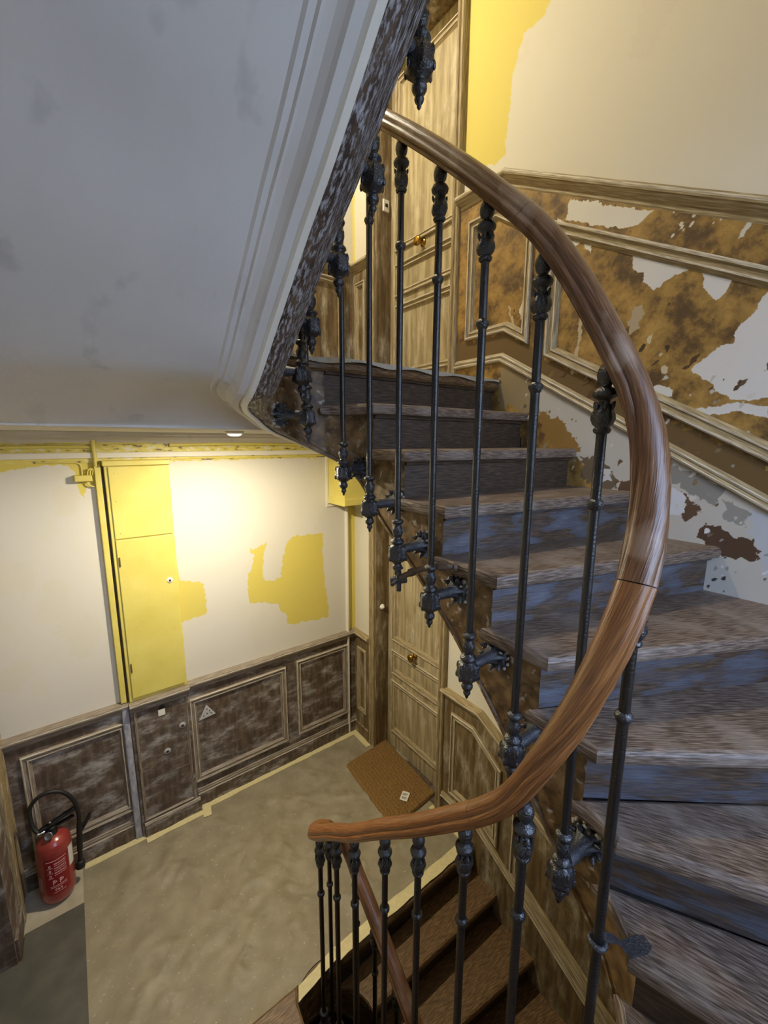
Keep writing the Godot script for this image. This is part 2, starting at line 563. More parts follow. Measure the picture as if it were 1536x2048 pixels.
	var pale := noise(0.008, [[0.0, C("b9a08a", 0.0)], [0.62, C("b9a08a", 0.0)], [0.72, C("b49a84", 0.45)], [1.0, C("c8b4a2", 0.7)]], 59, 5)
	mat("rail_wood", rail, Vector3(0.6, 16.0, 1.0), 0.33, {"uv": true, "detail": pale, "dscale": Vector3(1.4, 1.0, 1.4), "bump": streak, "bamt": 0.05, "coat": 0.25, "coatr": 0.3})
	var rail2 := noise(0.03, [[0.0, C("5c381a")], [0.3, C("754a26")], [0.55, C("89592f")], [0.8, C("9a693b")], [1.0, C("ab7c4c")]], 61, 5)
	mat("rail_orange", rail2, Vector3(0.6, 16.0, 1.0), 0.33, {"uv": true, "bump": streak, "bamt": 0.05, "coat": 0.4, "coatr": 0.2})
	# floor sheets, mat, tape
	var sheet := noise(0.01, [[0.0, C("857b66")], [0.5, C("918771")], [1.0, C("9e947e")]], 63, 6)
	var dust := noise(0.05, [[0.0, C("5e5646", 0.35)], [0.22, C("5e5646", 0.0)], [0.78, C("b8b09c", 0.0)], [0.86, C("c4bca8", 0.5)], [1.0, C("d6cfbe", 0.8)]], 62, 5, FastNoiseLite.TYPE_SIMPLEX_SMOOTH, 1024)
	mat("floor_sheet", sheet, Vector3(1.2, 1.2, 1.2), 0.55, {"detail": dust, "dscale": Vector3(0.8, 0.8, 0.8), "bump": noise(0.3, [], 64, 2), "bamt": 0.03})
	var sheetd := noise(0.01, [[0.0, C("4c4a44")], [0.5, C("56544d")], [1.0, C("625f57")]], 65, 6)
	mat("floor_sheet_dark", sheetd, Vector3(1.2, 1.2, 1.2), 0.6, {"bump": noise(0.3, [], 64, 2), "bamt": 0.03})
	var sheetl := noise(0.01, [[0.0, C("a39a86")], [0.5, C("b0a794")], [1.0, C("bcb4a2")]], 66, 6)
	mat("floor_sheet_light", sheetl, Vector3(1.2, 1.2, 1.2), 0.6, {"bump": noise(0.3, [], 64, 2), "bamt": 0.03})
	var coir := noise(0.07, [[0.0, C("5a411e")], [0.35, C("8f6a36")], [0.6, C("a98349")], [1.0, C("d4b27a")]], 67, 4)
	mat("coir", coir, Vector3(9, 4, 2.2), 0.95, {"world": false, "bump": noise(0.12, [], 72, 3), "bamt": 0.5})
	mat("tape", noise(0.03, [[0.0, C("d3c592")], [1.0, C("e2d6a8")]], 68, 4), Vector3(2, 2, 2), 0.6)
	mat("brass", C("a8843c"), Vector3.ONE, 0.25, {"metal": 1.0})
	mat("black", C("16161a"), Vector3.ONE, 0.4)
	mat("white_plastic", C("e6e3da"), Vector3.ONE, 0.4)
	mat("steel", C("9aa0a8"), Vector3.ONE, 0.3, {"metal": 1.0})
	mat("red_paint", noise(0.01, [[0.0, C("8e3430")], [1.0, C("a03f39")]], 69, 4), Vector3(2, 2, 2), 0.28, {"world": false, "coat": 0.5})
	mat("rubber", C("1c1a19"), Vector3.ONE, 0.55)
	mat("chip_plaster", noise(0.05, [[0.0, C("5d5348")], [0.4, C("8d857a")], [1.0, C("cfc9c2")]], 70, 4), Vector3(8, 8, 8), 0.9, {"world": false})
	mat("brown_lead", noise(0.03, [[0.0, C("4b3b2c")], [1.0, C("6e5a47")]], 71, 4), Vector3(4, 4, 4), 0.5, {"world": false})
	# ---- plaster of the back wall with what is left of the yellow paint
	var ab := [XL, 0.9, 0.0, 5.0]
	var ia := Image.create(1050, 1845, false, Image.FORMAT_RGB8)
	ia.fill(C("d9d4c8"))
	var Y := C("d8c764")
	fleck(ia, ab, [-2.3, 1.1, -1.75, 2.3], 14, [C("d9d3c3"), C("d8d2c1")], 0.04, 0.14, 5, 0.2)
	fleck(ia, ab, [-1.3, 1.0, -0.15, 2.4], 16, [C("d8d3c6"), C("dad5c9")], 0.05, 0.16, 6, 0.2)
	paint(ia, ab, [-1.40, 1.78, -1.374, 1.782, -1.360, 1.695, -1.279, 1.670, -1.217, 1.633, -1.208, 1.533, -1.215, 1.428, -1.367, 1.404, -1.40, 1.40], Y, 1)
	paint(ia, ab, [-0.903, 1.845, -0.880, 1.825, -0.804, 1.838, -0.764, 1.870, -0.799, 1.752, -0.813, 1.633, -0.799, 1.578, -0.729, 1.560, -0.665, 1.586, -0.650, 1.726, -0.609, 1.844, -0.552, 1.880, -0.438, 1.873, -0.308, 1.865, -0.297, 1.435, -0.268, 1.300, -0.271, 1.151, -0.577, 1.176, -0.625, 1.189, -0.649, 1.290, -0.694, 1.320, -0.701, 1.367, -0.824, 1.416, -0.917, 1.421, -0.923, 1.621, -0.886, 1.699, -0.865, 1.780], Y, 2)
	paint(ia, ab, [XL, 2.52, -1.70, 2.52, -1.70, 2.36, -1.739, 2.357, -1.80, 2.33, -1.815, 2.27, -1.835, 2.40, -1.864, 2.457, -2.007, 2.456, -2.143, 2.432, XL, 2.41], Y, 3)
	paint(ia, ab, [-0.085, 0.9, 0, 0.9, 0, 2.2, -0.085, 2.2], Y, 4, 0.001)
	paint(ia, ab, [-1.5, 2.47, -0.2, 2.47, -0.2, 2.53, -1.5, 2.53], Y, 7, 0.008)
	paint(ia, ab, [XL, 3.0, -0.14, 3.0, -0.14, 5.0, XL, 5.0], C("d9c98c"), 8, 0.004)
	var ta := ImageTexture.create_from_image(ia)
	mat("plaster_back", ta, Vector3(1.0 / 2.33, -1.0 / 4.1, 1), 0.75, {"uv": true, "offset": Vector3(1.0, 5.0 / 4.1, 0), "bump": noise(0.2, [], 45, 2), "bamt": 0.02})
	M["plaster_back"].texture_repeat = false
	# ---- plaster of the right wall
	var bb := [0.0, 0.0, 3.6, 6.3]
	var ib := Image.create(922, 1613, false, Image.FORMAT_RGB8)
	ib.fill(C("d8d2c2"))
	fleck(ib, bb, [1.1, 3.3, 3.5, 6.0], 40, [C("d7d1c1"), C("d9d3c4"), C("d6cfbf")], 0.05, 0.2, 9, 0.2)
	paint(ib, bb, [1.05, 5.3, 1.62, 5.3, 1.577, 4.480, 1.546, 4.437, 1.449, 4.446, 1.423, 4.383, 1.389, 4.286, 1.395, 4.198, 1.377, 4.085, 1.375, 3.986, 1.315, 3.976, 1.239, 3.998, 1.093, 4.120, 1.05, 4.14], Y, 10, 0.004)
	paint(ib, bb, [0.0, 3.0, 0.03, 3.0, 0.03, 5.4, 0.0, 5.4], Y, 11, 0.002)
	var tb := ImageTexture.create_from_image(ib)
	mat("plaster_right", tb, Vector3(1.0 / 3.6, -1.0 / 6.3, 1), 0.75, {"uv": true, "offset": Vector3(0, 1, 0), "bump": noise(0.2, [], 45, 2), "bamt": 0.03})
	M["plaster_right"].texture_repeat = false
	# ---- upper dado of the right wall: golden brown, filled with white filler
	var db := [1.05, 1.9, 3.25, 3.95]
	var id := Image.create(1056, 984, false, Image.FORMAT_RGB8)
	var nf := FastNoiseLite.new()
	nf.seed = 77
	nf.frequency = 0.009
	nf.fractal_octaves = 8
	nf.fractal_gain = 0.72
	var base := nf.get_image(1056, 984)
	base.convert(Image.FORMAT_RGB8)
	var bd := base.get_data()
	var c0 := [80, 58, 30]
	var c1 := [140, 108, 52]
	var c2 := [172, 136, 70]
	var nd := PackedByteArray()
	nd.resize(bd.size())
	for i in range(0, bd.size(), 3):
		var f := clampf((bd[i] / 255.0 - 0.22) / 0.56, 0.0, 1.0)
		for k in 3:
			nd[i + k] = int(lerpf(c0[k], c1[k], f * 2.0)) if f < 0.5 else int(lerpf(c1[k], c2[k], f * 2.0 - 1.0))
	id = Image.create_from_data(1056, 984, false, Image.FORMAT_RGB8, nd)
	fleck(id, db, [1.1, 2.9, 2.7, 3.85], 200, [C("4a3620"), C("3d2b19"), C("8f7038"), C("a98544")], 0.003, 0.010, 26, 0.9)
	var Wf := C("d6d1c6")
	var Wg := C("cfccc8")
	paint(id, db, [1.749, 3.640, 2.085, 3.453, 2.052, 3.430, 2.000, 3.428, 1.931, 3.453, 1.728, 3.556], Wf, 12, 0.005)
	paint(id, db, [2.033, 3.36, 2.025, 3.301, 2.043, 3.263, 2.071, 3.244, 2.083, 3.209, 2.113, 3.171, 2.145, 3.180, 2.182, 3.203, 2.220, 3.209, 2.238, 3.25], Wg, 13, 0.004)
	paint(id, db, [2.272, 3.235, 2.271, 3.178, 2.280, 3.131, 2.313, 3.083, 2.327, 3.085, 2.358, 3.134, 2.374, 3.137, 2.383, 3.175], Wg, 14, 0.004)
	paint(id, db, [2.56, 3.08, 2.454, 3.078, 2.436, 3.034, 2.412, 3.005, 2.382, 2.957, 2.381, 2.937, 2.343, 2.919, 2.313, 2.899, 2.276, 2.875, 2.275, 2.845, 2.322, 2.823, 2.340, 2.791, 2.381, 2.763, 2.411, 2.740, 2.496, 2.742, 2.6, 2.72], Wg, 15, 0.004)
	paint(id, db, [2.12, 2.815, 2.184, 2.810, 2.223, 2.793, 2.217, 2.771, 2.164, 2.762, 2.12, 2.76], Wg, 16, 0.004)
	paint(id, db, [2.283, 2.709, 2.347, 2.727, 2.409, 2.732, 2.499, 2.714, 2.503, 2.678, 2.435, 2.701, 2.351, 2.697, 2.316, 2.681], Wg, 17, 0.004)
	paint(id, db, [1.692, 3.581, 1.868, 3.426, 1.853, 3.386, 1.817, 3.443, 1.759, 3.428, 1.697, 3.520], Wf, 18, 0.004)
	paint(id, db, [1.54, 3.36, 1.535, 3.30, 1.52, 3.24, 1.525, 3.19, 1.55, 3.20, 1.575, 3.32], Wf, 19, 0.004)
	paint(id, db, [1.445, 3.27, 1.455, 3.27, 1.50, 3.15, 1.53, 3.12, 1.52, 3.09, 1.49, 3.12], C("bda982"), 20, 0.004)
	paint(id, db, [1.83, 3.16, 1.845, 3.16, 1.84, 3.02, 1.825, 2.90, 1.815, 2.90, 1.825, 3.02], C("b7a580"), 21, 0.004)
	fleck(id, db, [2.15, 3.34, 2.34, 3.44], 26, [C("cfc7b6"), C("c5bba6")], 0.004, 0.014, 22, 0.8)
	paint(id, db, [2.40, 3.345, 2.415, 3.345, 2.375, 3.265, 2.36, 3.265], C("c9c3b8"), 23, 0.003)
	paint(id, db, [2.05, 3.12, 2.075, 3.13, 2.09, 3.10, 2.075, 3.04, 2.04, 3.02, 2.035, 3.07], C("a8977a"), 24, 0.006)
	fleck(id, db, [2.08, 2.86, 2.22, 3.06], 5, [C("c2b598"), C("3a2a18")], 0.008, 0.02, 25, 0.2)
	# band under the panels: dark brown; skirting of the flight: peeled to filler, grey and brown
	paint(id, db, [1.09, 3.045, 1.44, 3.045, 1.58, 2.965, 1.68, 2.90, 3.2, 2.06, 3.2, 1.98, 1.44, 3.02, 1.09, 3.04], C("5b4325"), 33, 0.006)
	paint(id, db, [1.09, 3.145, 1.44, 3.145, 1.58, 3.06, 1.68, 2.985, 3.2, 2.15, 3.2, 2.03, 1.43, 3.035, 1.09, 3.035], C("67502c"), 34, 0.010)
	fleck(id, db, [1.5, 2.5, 2.6, 2.95], 50, [C("4a3319"), C("7a6036"), C("55391c")], 0.006, 0.03, 35, 2.0)
	paint(id, db, [1.50, 2.99, 3.2, 2.03, 3.2, 1.9, 2.0, 1.9, 2.0, 2.43, 1.84, 2.55, 1.70, 2.72, 1.60, 2.80], C("b9b4aa"), 27, 0.012)
	paint(id, db, [1.42, 2.99, 1.56, 2.95, 1.62, 2.88, 1.66, 2.80, 1.60, 2.74, 1.42, 2.80], C("8f7d5c"), 36, 0.016)
	paint(id, db, [1.66, 2.74, 1.78, 2.70, 1.86, 2.62, 1.88, 2.56, 1.80, 2.55, 1.70, 2.62], C("8a6a34"), 37, 0.012)
	paint(id, db, [1.90, 2.52, 2.00, 2.51, 2.05, 2.46, 2.04, 2.40, 1.95, 2.40, 1.90, 2.46], C("6a5a48"), 38, 0.014)
	paint(id, db, [1.97, 2.47, 2.02, 2.48, 2.04, 2.44, 1.99, 2.42], C("c6c6c8"), 39, 0.006)
	paint(id, db, [2.06, 2.44, 2.30, 2.40, 2.36, 2.36, 2.34, 2.31, 2.20, 2.33, 2.06, 2.38], C("5a4230"), 40, 0.010)
	paint(id, db, [2.22, 2.52, 2.36, 2.47, 2.42, 2.43, 2.40, 2.38, 2.33, 2.41, 2.28, 2.44, 2.22, 2.47], C("85817c"), 28, 0.010)
	paint(id, db, [2.234, 2.421, 2.275, 2.425, 2.313, 2.388, 2.313, 2.335, 2.274, 2.322, 2.244, 2.325], C("cbccd0"), 29, 0.005)
	paint(id, db, [2.42, 2.40, 2.50, 2.36, 2.49, 2.30, 2.43, 2.33], C("8d8984"), 41, 0.008)
	paint(id, db, [2.38, 2.30, 2.52, 2.26, 2.56, 2.20, 2.46, 2.19, 2.36, 2.25], C("4d3726"), 30, 0.010)
	paint(id, db, [2.50, 2.38, 3.2, 2.00, 3.2, 1.95, 2.6, 2.1, 2.52, 2.26], C("b4b5bb"), 31, 0.010)
	fleck(id, db, [2.35, 2.0, 2.6, 2.28], 40, [C("3f362f"), C("6a5f55"), C("cfd0d4"), C("8d8984")], 0.003, 0.014, 43, 0.9)
	fleck(id, db, [1.55, 2.3, 2.5, 2.86], 110, [C("cbc6bc"), C("7b6a50"), C("8d877e"), C("b8b4ac"), C("5d4a34")], 0.004, 0.018, 32, 0.9)
	var td := ImageTexture.create_from_image(id)
	var grime := noise(0.012, [[0.0, C("2a1c0c", 0.7)], [0.34, C("2f200f", 0.38)], [0.52, C("3a2a14", 0.06)], [0.62, C("3a2a14", 0.0)], [0.82, C("d8d2c4", 0.0)], [1.0, C("e6e1d6", 0.3)]], 79, 8, FastNoiseLite.TYPE_SIMPLEX_SMOOTH, 1024, 0.0, false, 0.8)
	mat("dado_filler", td, Vector3(1.0 / 2.2, -1.0 / 2.05, 1), 0.6, {"uv": true, "detail": grime, "dscale": Vector3(1.1, 1.5, 1.1), "offset": Vector3(-1.05 / 2.2, 3.95 / 2.05, 0), "bump": noise(0.02, [], 78, 6), "bamt": 0.25})
	M["dado_filler"].texture_repeat = false

# ---------------------------------------------------------------- walls, floors, ceilings
var FA := Frame.new(Vector3.ZERO, Vector3.RIGHT, Vector3.UP)                 # wall_back: u = x, out = +z
var FB := Frame.new(Vector3.ZERO, Vector3.BACK, Vector3.UP)                  # wall_right: u = z, out = -x
var FL := Frame.new(Vector3(XL, 0, 0), Vector3.FORWARD, Vector3.UP)          # wall_left: u = -z, out = +x
var FF := Frame.new(Vector3(0, 0, ZF), Vector3.LEFT, Vector3.UP)             # wall_front: u = -x, out = -z
var FG := Frame.new(Vector3.ZERO, Vector3.RIGHT, Vector3.FORWARD)            # ground: u = x, v = -z, out = +y
var wall_back: Node3D
var wall_right: Node3D
var wall_left: Node3D

func shell() -> void:
	var g: Geo
	wall_back = thing("wall_back", "plastered back wall of the landings with yellow paint remains and stripped dado", "wall", Vector3.ZERO, "", "structure")
	g = Geo.new()
	fbox(g, FA, XL - 0.3, 0.3, -3.2, 6.4, -0.3, 0.0)
	part("plaster", g, M.plaster_back, wall_back)
	wall_right = thing("wall_right", "long plastered wall beside the stairs with two recessed doors", "wall", Vector3.ZERO, "", "structure")
	g = Geo.new()
	for r in [[0.0, 0.30, -3.2, 6.4], [1.06, ZF + 0.3, -3.2, 6.4], [0.30, 1.06, -3.2, 0.0], [0.30, 1.06, 2.12, FLOOR], [0.30, 1.06, FLOOR + 2.12, 6.4]]:
		fbox(g, FB, r[0], r[1], r[2], r[3], -0.3, 0.0)
	fbox(g, FB, 0.0, 1.4, -3.2, 6.4, -0.4, -0.3)
	part("plaster", g, M.plaster_right, wall_right)
	wall_left = thing("wall_left", "plastered wall at the left of the stairwell", "wall", Vector3.ZERO, "", "structure")
	g = Geo.new()
	for r in [[-ZF - 0.3, -1.25, -3.2, 6.4], [-0.42, 0.0, -3.2, 6.4], [-1.25, -0.42, -3.2, 0.0], [-1.25, -0.42, 2.12, 6.4]]:
		fbox(g, FL, r[0], r[1], r[2], r[3], -0.3, 0.0)
	fbox(g, FL, -1.4, -0.2, -0.2, 2.3, -0.36, -0.3)
	part("plaster", g, M.plaster_plain, wall_left)
	# wall_front with its window
	var wf := thing("wall_front", "plastered wall behind the viewer with the stair window", "wall", Vector3.ZERO, "", "structure")
	g = Geo.new()
	var w0 := 0.50
	var w1 := 1.55
	var y0 := 2.0
	var y1 := 3.75
	fbox(g, FF, 0.0, w0, -3.2, 6.4, -0.3, 0.0)
	fbox(g, FF, w1, -XL, -3.2, 6.4, -0.3, 0.0)
	fbox(g, FF, w0, w1, -3.2, y0, -0.3, 0.0)
	fbox(g, FF, w0, w1, y1, 6.4, -0.3, 0.0)
	part("plaster", g, M.plaster_plain, wf)
	var win := thing("window_1", "tall two-leaf stair window with clear panes", "window", Vector3.ZERO, "", "structure")
	g = Geo.new()
	for r in [[w0, w0 + 0.05, y0, y1], [w1 - 0.05, w1, y0, y1], [w0, w1, y0, y0 + 0.06], [w0, w1, y1 - 0.05, y1], [(w0 + w1) / 2 - 0.04, (w0 + w1) / 2 + 0.04, y0, y1], [w0, w1, 3.0, 3.03]]:
		fbox(g, FF, r[0], r[1], r[2], r[3], -0.2, -0.15, 0.006)
	part("window_frame", g, M.paint_white, win)
	var gl := StandardMaterial3D.new()
	gl.transparency = BaseMaterial3D.TRANSPARENCY_ALPHA
	gl.albedo_color = Color(1, 1, 1, 0.06)
	gl.roughness = 0.02
	for r in [[w0 + 0.05, (w0 + w1) / 2 - 0.04], [(w0 + w1) / 2 + 0.04, w1 - 0.05]]:
		g = Geo.new()
		fbox(g, FF, r[0], r[1], y0 + 0.06, y1 - 0.05, -0.18, -0.176)
		part("pane", g, gl, win)
	# floors and ceilings
	for lv in 3:
		var yy := FLOOR * (lv - 1)
		g = Geo.new()
		landing_prism(g, yy - 0.045, yy)
		var fl := thing("floor", ["bare timber landing of the storey below", "timber floor of the lower landing under its protective sheets", "timber floor of the upper landing"][lv], "floor", Vector3.ZERO, "", "structure")
		part("deck", g, M.tread_brown, fl)
		g = Geo.new()
		fbox(g, FG, XL, 0.0, -1.10, 0.0, yy - 0.24, yy - 0.045)
		part("joists", g, M.plaster_plain, fl)
	for lv in 2:
		var yy := 2.64 + FLOOR * lv
		g = Geo.new()
		fbox(g, FG, XL, 0.0, -1.172, 0.0, yy, yy + 0.015)
		single("ceiling", g, M.soffit_plaster, ["flat white plaster ceiling over the lower landing", "flat white plaster ceiling over the upper landing"][lv], "ceiling", "", "structure")
	g = Geo.new()
	fbox(g, FG, XL - 0.3, 0.3, -ZF - 0.3, 0.3, 6.4, 6.6)
	single("ceiling", g, M.plaster_plain, "plaster ceiling closing the top of the stairwell", "ceiling", "", "structure")
	g = Geo.new()
	fbox(g, FG, XL - 0.3, 0.3, -ZF - 0.3, 0.3, -3.3, -3.1)
	single("floor", g, M.tread_brown, "dark floor at the bottom of the stairwell", "floor", "", "structure")

func landing_edge() -> Array:       # plan points (x, z) of the landing's free edge, from wall_right to wall_left
	var e := [Vector2(0.0, 1.41)]
	for i in 15:
		var a := deg_to_rad(-52.0 - 76.0 * i / 14.0)
		e.append(Vector2(XC + (RT + 0.012) * cos(a), ZT + (RT + 0.012) * sin(a)))
	e.append(Vector2(XL, 1.41))
	return e

func landing_prism(g: Geo, y0: float, y1: float) -> void:
	var pts := [Vector2(XL, 0.0), Vector2(0.0, 0.0)]
	for q in landing_edge():
		pts.append(Vector2(q.x, -q.y))
	# in FG the plan is (x, -z): anticlockwise wants the edge reversed
	var poly := [Vector2(XL, 0.0)]
	var ed := landing_edge()
	ed.reverse()
	for q in ed:
		poly.append(Vector2(q.x, -q.y))
	poly.append(Vector2(0.0, 0.0))
	mould(g, FG, poly, [Vector2(0.012, y0), Vector2(0.0, y0 + 0.012), Vector2(0.0, y1 - 0.014), Vector2(0.004, y1 - 0.005), Vector2(0.012, y1)], true)
	fpoly(g, FG, offset_line(poly, 0.012, true), y1)
	fpoly(g, FG, offset_line(poly, 0.012, true), y0)

var PANEL := [Vector2(0, 0), Vector2(0.001, 0.012), Vector2(0.006, 0.017), Vector2(0.012, 0.016), Vector2(0.017, 0.008), Vector2(0.026, 0.007), Vector2(0.030, 0.011), Vector2(0.036, 0.011), Vector2(0.042, 0.003), Vector2(0.05, -0.005)]
var CAP := [Vector2(-0.062, 0.0), Vector2(-0.060, 0.008), Vector2(-0.050, 0.013), Vector2(-0.040, 0.013), Vector2(-0.036, 0.020), Vector2(-0.022, 0.034), Vector2(-0.014, 0.036), Vector2(-0.012, 0.044), Vector2(0.0, 0.046), Vector2(0.010, 0.042), Vector2(0.014, 0.0)]
var BASEP := [Vector2(0.0, 0.0), Vector2(0.0, 0.026), Vector2(0.105, 0.026), Vector2(0.112, 0.018), Vector2(0.124, 0.022), Vector2(0.136, 0.020), Vector2(0.142, 0.013), Vector2(0.155, 0.014), Vector2(0.168, 0.008), Vector2(0.172, 0.0)]

# one raised panel: the moulding that frames it and the field inside
func panel(F: Frame, poly: Array, h: float, wood, mould_m, parent: Node3D, size := 1.0) -> void:
	var prof := []
	for q in PANEL:
		prof.append(Vector2(q.x * size, h + q.y * size))
	var g := Geo.new()
	mould(g, F, poly, prof, true)
	var pm := part("panel_moulding", g, mould_m, parent)
	g = Geo.new()
	for pair in [[1, 3], [6, 7]]:
		var pl := []
		for i in range(pair[0], pair[1] + 1):
			pl.append(Vector2(PANEL[i].x * size, h + PANEL[i].y * size + 0.0009))
		mould(g, F, poly, pl, true)
	part("paint_residue", g, M.residue_line, pm)
	g = Geo.new()
	fpoly(g, F, offset_line(poly, 0.049 * size, true), h - 0.004)
	part("panel", g, wood, parent)

func rect(u0: float, v0: float, u1: float, v1: float) -> Array:
	return [Vector2(u0, v0), Vector2(u1, v0), Vector2(u1, v1), Vector2(u0, v1)]

# stile board with holes left where the panels sit: built as strips round each panel
func board(F: Frame, u0: float, u1: float, v0: float, v1: float, h: float, holes: Array, m, parent: Node3D) -> void:
	var g := Geo.new()
	var us := [u0]
	for r in holes:
		us.append(r[0]); us.append(r[2])
	us.append(u1)
	for i in range(0, us.size(), 2):
		fbox(g, F, us[i], us[i + 1], v0, v1, 0.0, h)
	for r in holes:
		fbox(g, F, r[0], r[2], v0, r[1], 0.0, h)
		fbox(g, F, r[0], r[2], r[3], v1, 0.0, h)
	part("wainscot_board", g, m, parent)

func run(called: String, F: Frame, pts: Array, prof: Array, m, parent: Node3D, h := 0.0, label := "") -> void:
	var g := Geo.new()
	var p2 := []
	for q in prof:
		p2.append(Vector2(q.x, q.y + (h if q.y > 0.0001 else 0.0)))
	mould(g, F, pts, p2)
	var o := part(called, g, m, parent, label)
	# old white paint left along the most prominent edges
	var best := []
	for i in range(1, p2.size() - 1):
		if p2[i].y >= p2[i - 1].y and p2[i].y > p2[i + 1].y and p2[i].y > 0.010: best.append(i)
	if best.is_empty() or m == M.soffit_plaster: return
	g = Geo.new()
	for i in best:
		var a: Vector2 = p2[i].lerp(p2[i - 1], clampf(0.006 / maxf(p2[i].distance_to(p2[i - 1]), 0.001), 0.0, 1.0))
		var b: Vector2 = p2[i].lerp(p2[i + 1], clampf(0.004 / maxf(p2[i].distance_to(p2[i + 1]), 0.001), 0.0, 1.0))
		mould(g, F, pts, [a + Vector2(0, 0.0009), p2[i] + Vector2(0.0004, 0.0009), b + Vector2(0.0006, 0.0009)], false, false)
	part("paint_residue", g, M.residue_line, o)

func back_wall_work() -> void:
	var h := 0.014
	for y0 in [0.0, FLOOR]:
		var wood = M.dado_dark if y0 == 0.0 else M.dado_tan
		var mo = M.moulding_grey if y0 == 0.0 else M.moulding_tan
		var P1 := [-2.245, y0 + 0.215, -1.735, y0 + 0.852]
		var P2 := [-1.372, y0 + 0.205, -0.668, y0 + 0.852]
		var P3 := [-0.580, y0 + 0.212, -0.095, y0 + 0.866]
		board(FA, XL, -1.713, y0, y0 + 0.93, h, [P1], wood, wall_back)
		board(FA, -1.39, 0.0, y0, y0 + 0.93, h, [P2, P3], wood, wall_back)
		for r in [P1, P2, P3]:
			panel(FA, rect(r[0], r[1], r[2], r[3]), h, wood, mo, wall_back)
		run("dado_rail", FA, [Vector2(XL, y0 + 0.968), Vector2(-1.713, y0 + 0.968)], CAP, mo, wall_back, 0.006)
		run("dado_rail", FA, [Vector2(-1.385, y0 + 0.968), Vector2(-0.0, y0 + 0.968)], CAP, mo, wall_back, 0.006)
		for s in [[XL, -1.713], [-1.36, 0.0]]:
			var g := Geo.new()
			fbox(g, FA, s[0], s[1], y0, y0 + 0.105, 0.0, 0.028, 0.003)
			part("baseboard", g, wood, wall_back)
			run("base_moulding", FA, [Vector2(s[0], y0 + 0.105), Vector2(s[1], y0 + 0.105)], [Vector2(0, 0.0), Vector2(0.0, 0.026), Vector2(0.006, 0.019), Vector2(0.02, 0.022), Vector2(0.034, 0.02), Vector2(0.04, 0.012), Vector2(0.052, 0.013), Vector2(0.066, 0.006), Vector2(0.07, 0.0)], mo, wall_back, 0.0)
	# the plain boarded pilaster under the cupboard
	var g := Geo.new()
	fbox(g, FA, -1.715, -1.372, 0.0, 0.94, 0.0, 0.052, 0.004)
	part("pilaster_board", g, M.dado_dark, wall_back)
	var b4 := [Vector2(-1.69, 0.13), Vector2(-1.395, 0.13), Vector2(-1.395, 0.915), Vector2(-1.69, 0.915)]
	g = Geo.new()
	mould(g, FA, b4, [Vector2(-0.008, 0.052), Vector2(-0.006, 0.060), Vector2(0.0, 0.062), Vector2(0.004, 0.056), Vector2(0.009, 0.052)], true)
	part("pilaster_bead", g, M.moulding_grey, wall_back)
	g = Geo.new()
	fbox(g, FA, -1.69, -1.395, 0.395, 0.400, 0.048, 0.0545)
	part("board_joint", g, M.dado_dark, wall_back)
	g = Geo.new()
	fbox(g, FA, -1.70, -1.355, 0.0, 0.095, 0.0, 0.068, 0.004)
	part("baseboard", g, M.dado_dark, wall_back)
	run("base_moulding", FA, [Vector2(-1.70, 0.095), Vector2(-1.355, 0.095)], [Vector2(0.0, 0.066), Vector2(0.006, 0.06), Vector2(0.012, 0.06), Vector2(0.018, 0.052)], M.moulding_grey, wall_back)
	run("dado_rail", FA, [Vector2(-1.715, 0.972), Vector2(-1.372, 0.972)], CAP, M.moulding_grey, wall_back, 0.045)
	# boxed pipe beside the pilaster
	g = Geo.new()
	fbox(g, FA, -1.755, -1.715, 0.0, 0.965, 0.0, 0.045, 0.008)
	part("pipe_casing", g, mat("casing_paint", noise(0.02, [[0.0, C("7d7c84")], [0.5, C("a2a3ad")], [1.0, C("c2c2c8")]], 90, 4), Vector3(3, 1, 3), 0.5), wall_back, "grey painted pipe casing")
	# narrow boxing in the corner and its white cover strip
	g = Geo.new()
	fbox(g, FA, -0.100, -0.086, 0.0, 2.06, 0.0, 0.034, 0.002)
	part("cover_strip", g, M.paint_white, wall_back, "white cover strip")
	# cornice: white lath, yellow pipes, peeling yellow band
	g = Geo.new()
	fbox(g, FA, XL, -0.05, 2.494, 2.526, 0.0, 0.022, 0.003)
	part("cornice_lath", g, M.paint_white, wall_back, "white cornice lath")
	g = Geo.new()
	fbox(g, FA, XL, 0.0, 2.470, 2.494, 0.0, 0.006)
	fbox(g, FA, XL, 0.0, 2.526, 2.64, 0.0, 0.006)
	part("cornice_band", g, M.cornice_paint, wall_back, "peeling yellow band")
	run("cornice_moulding", FA, [Vector2(XL, 2.575), Vector2(0.0, 2.575)], [Vector2(0, 0.006), Vector2(0.0, 0.02), Vector2(0.02, 0.04), Vector2(0.035, 0.075), Vector2(0.045, 0.078), Vector2(0.05, 0.095), Vector2(0.064, 0.10), Vector2(0.065, 0.0)], M.soffit_plaster, wall_back)

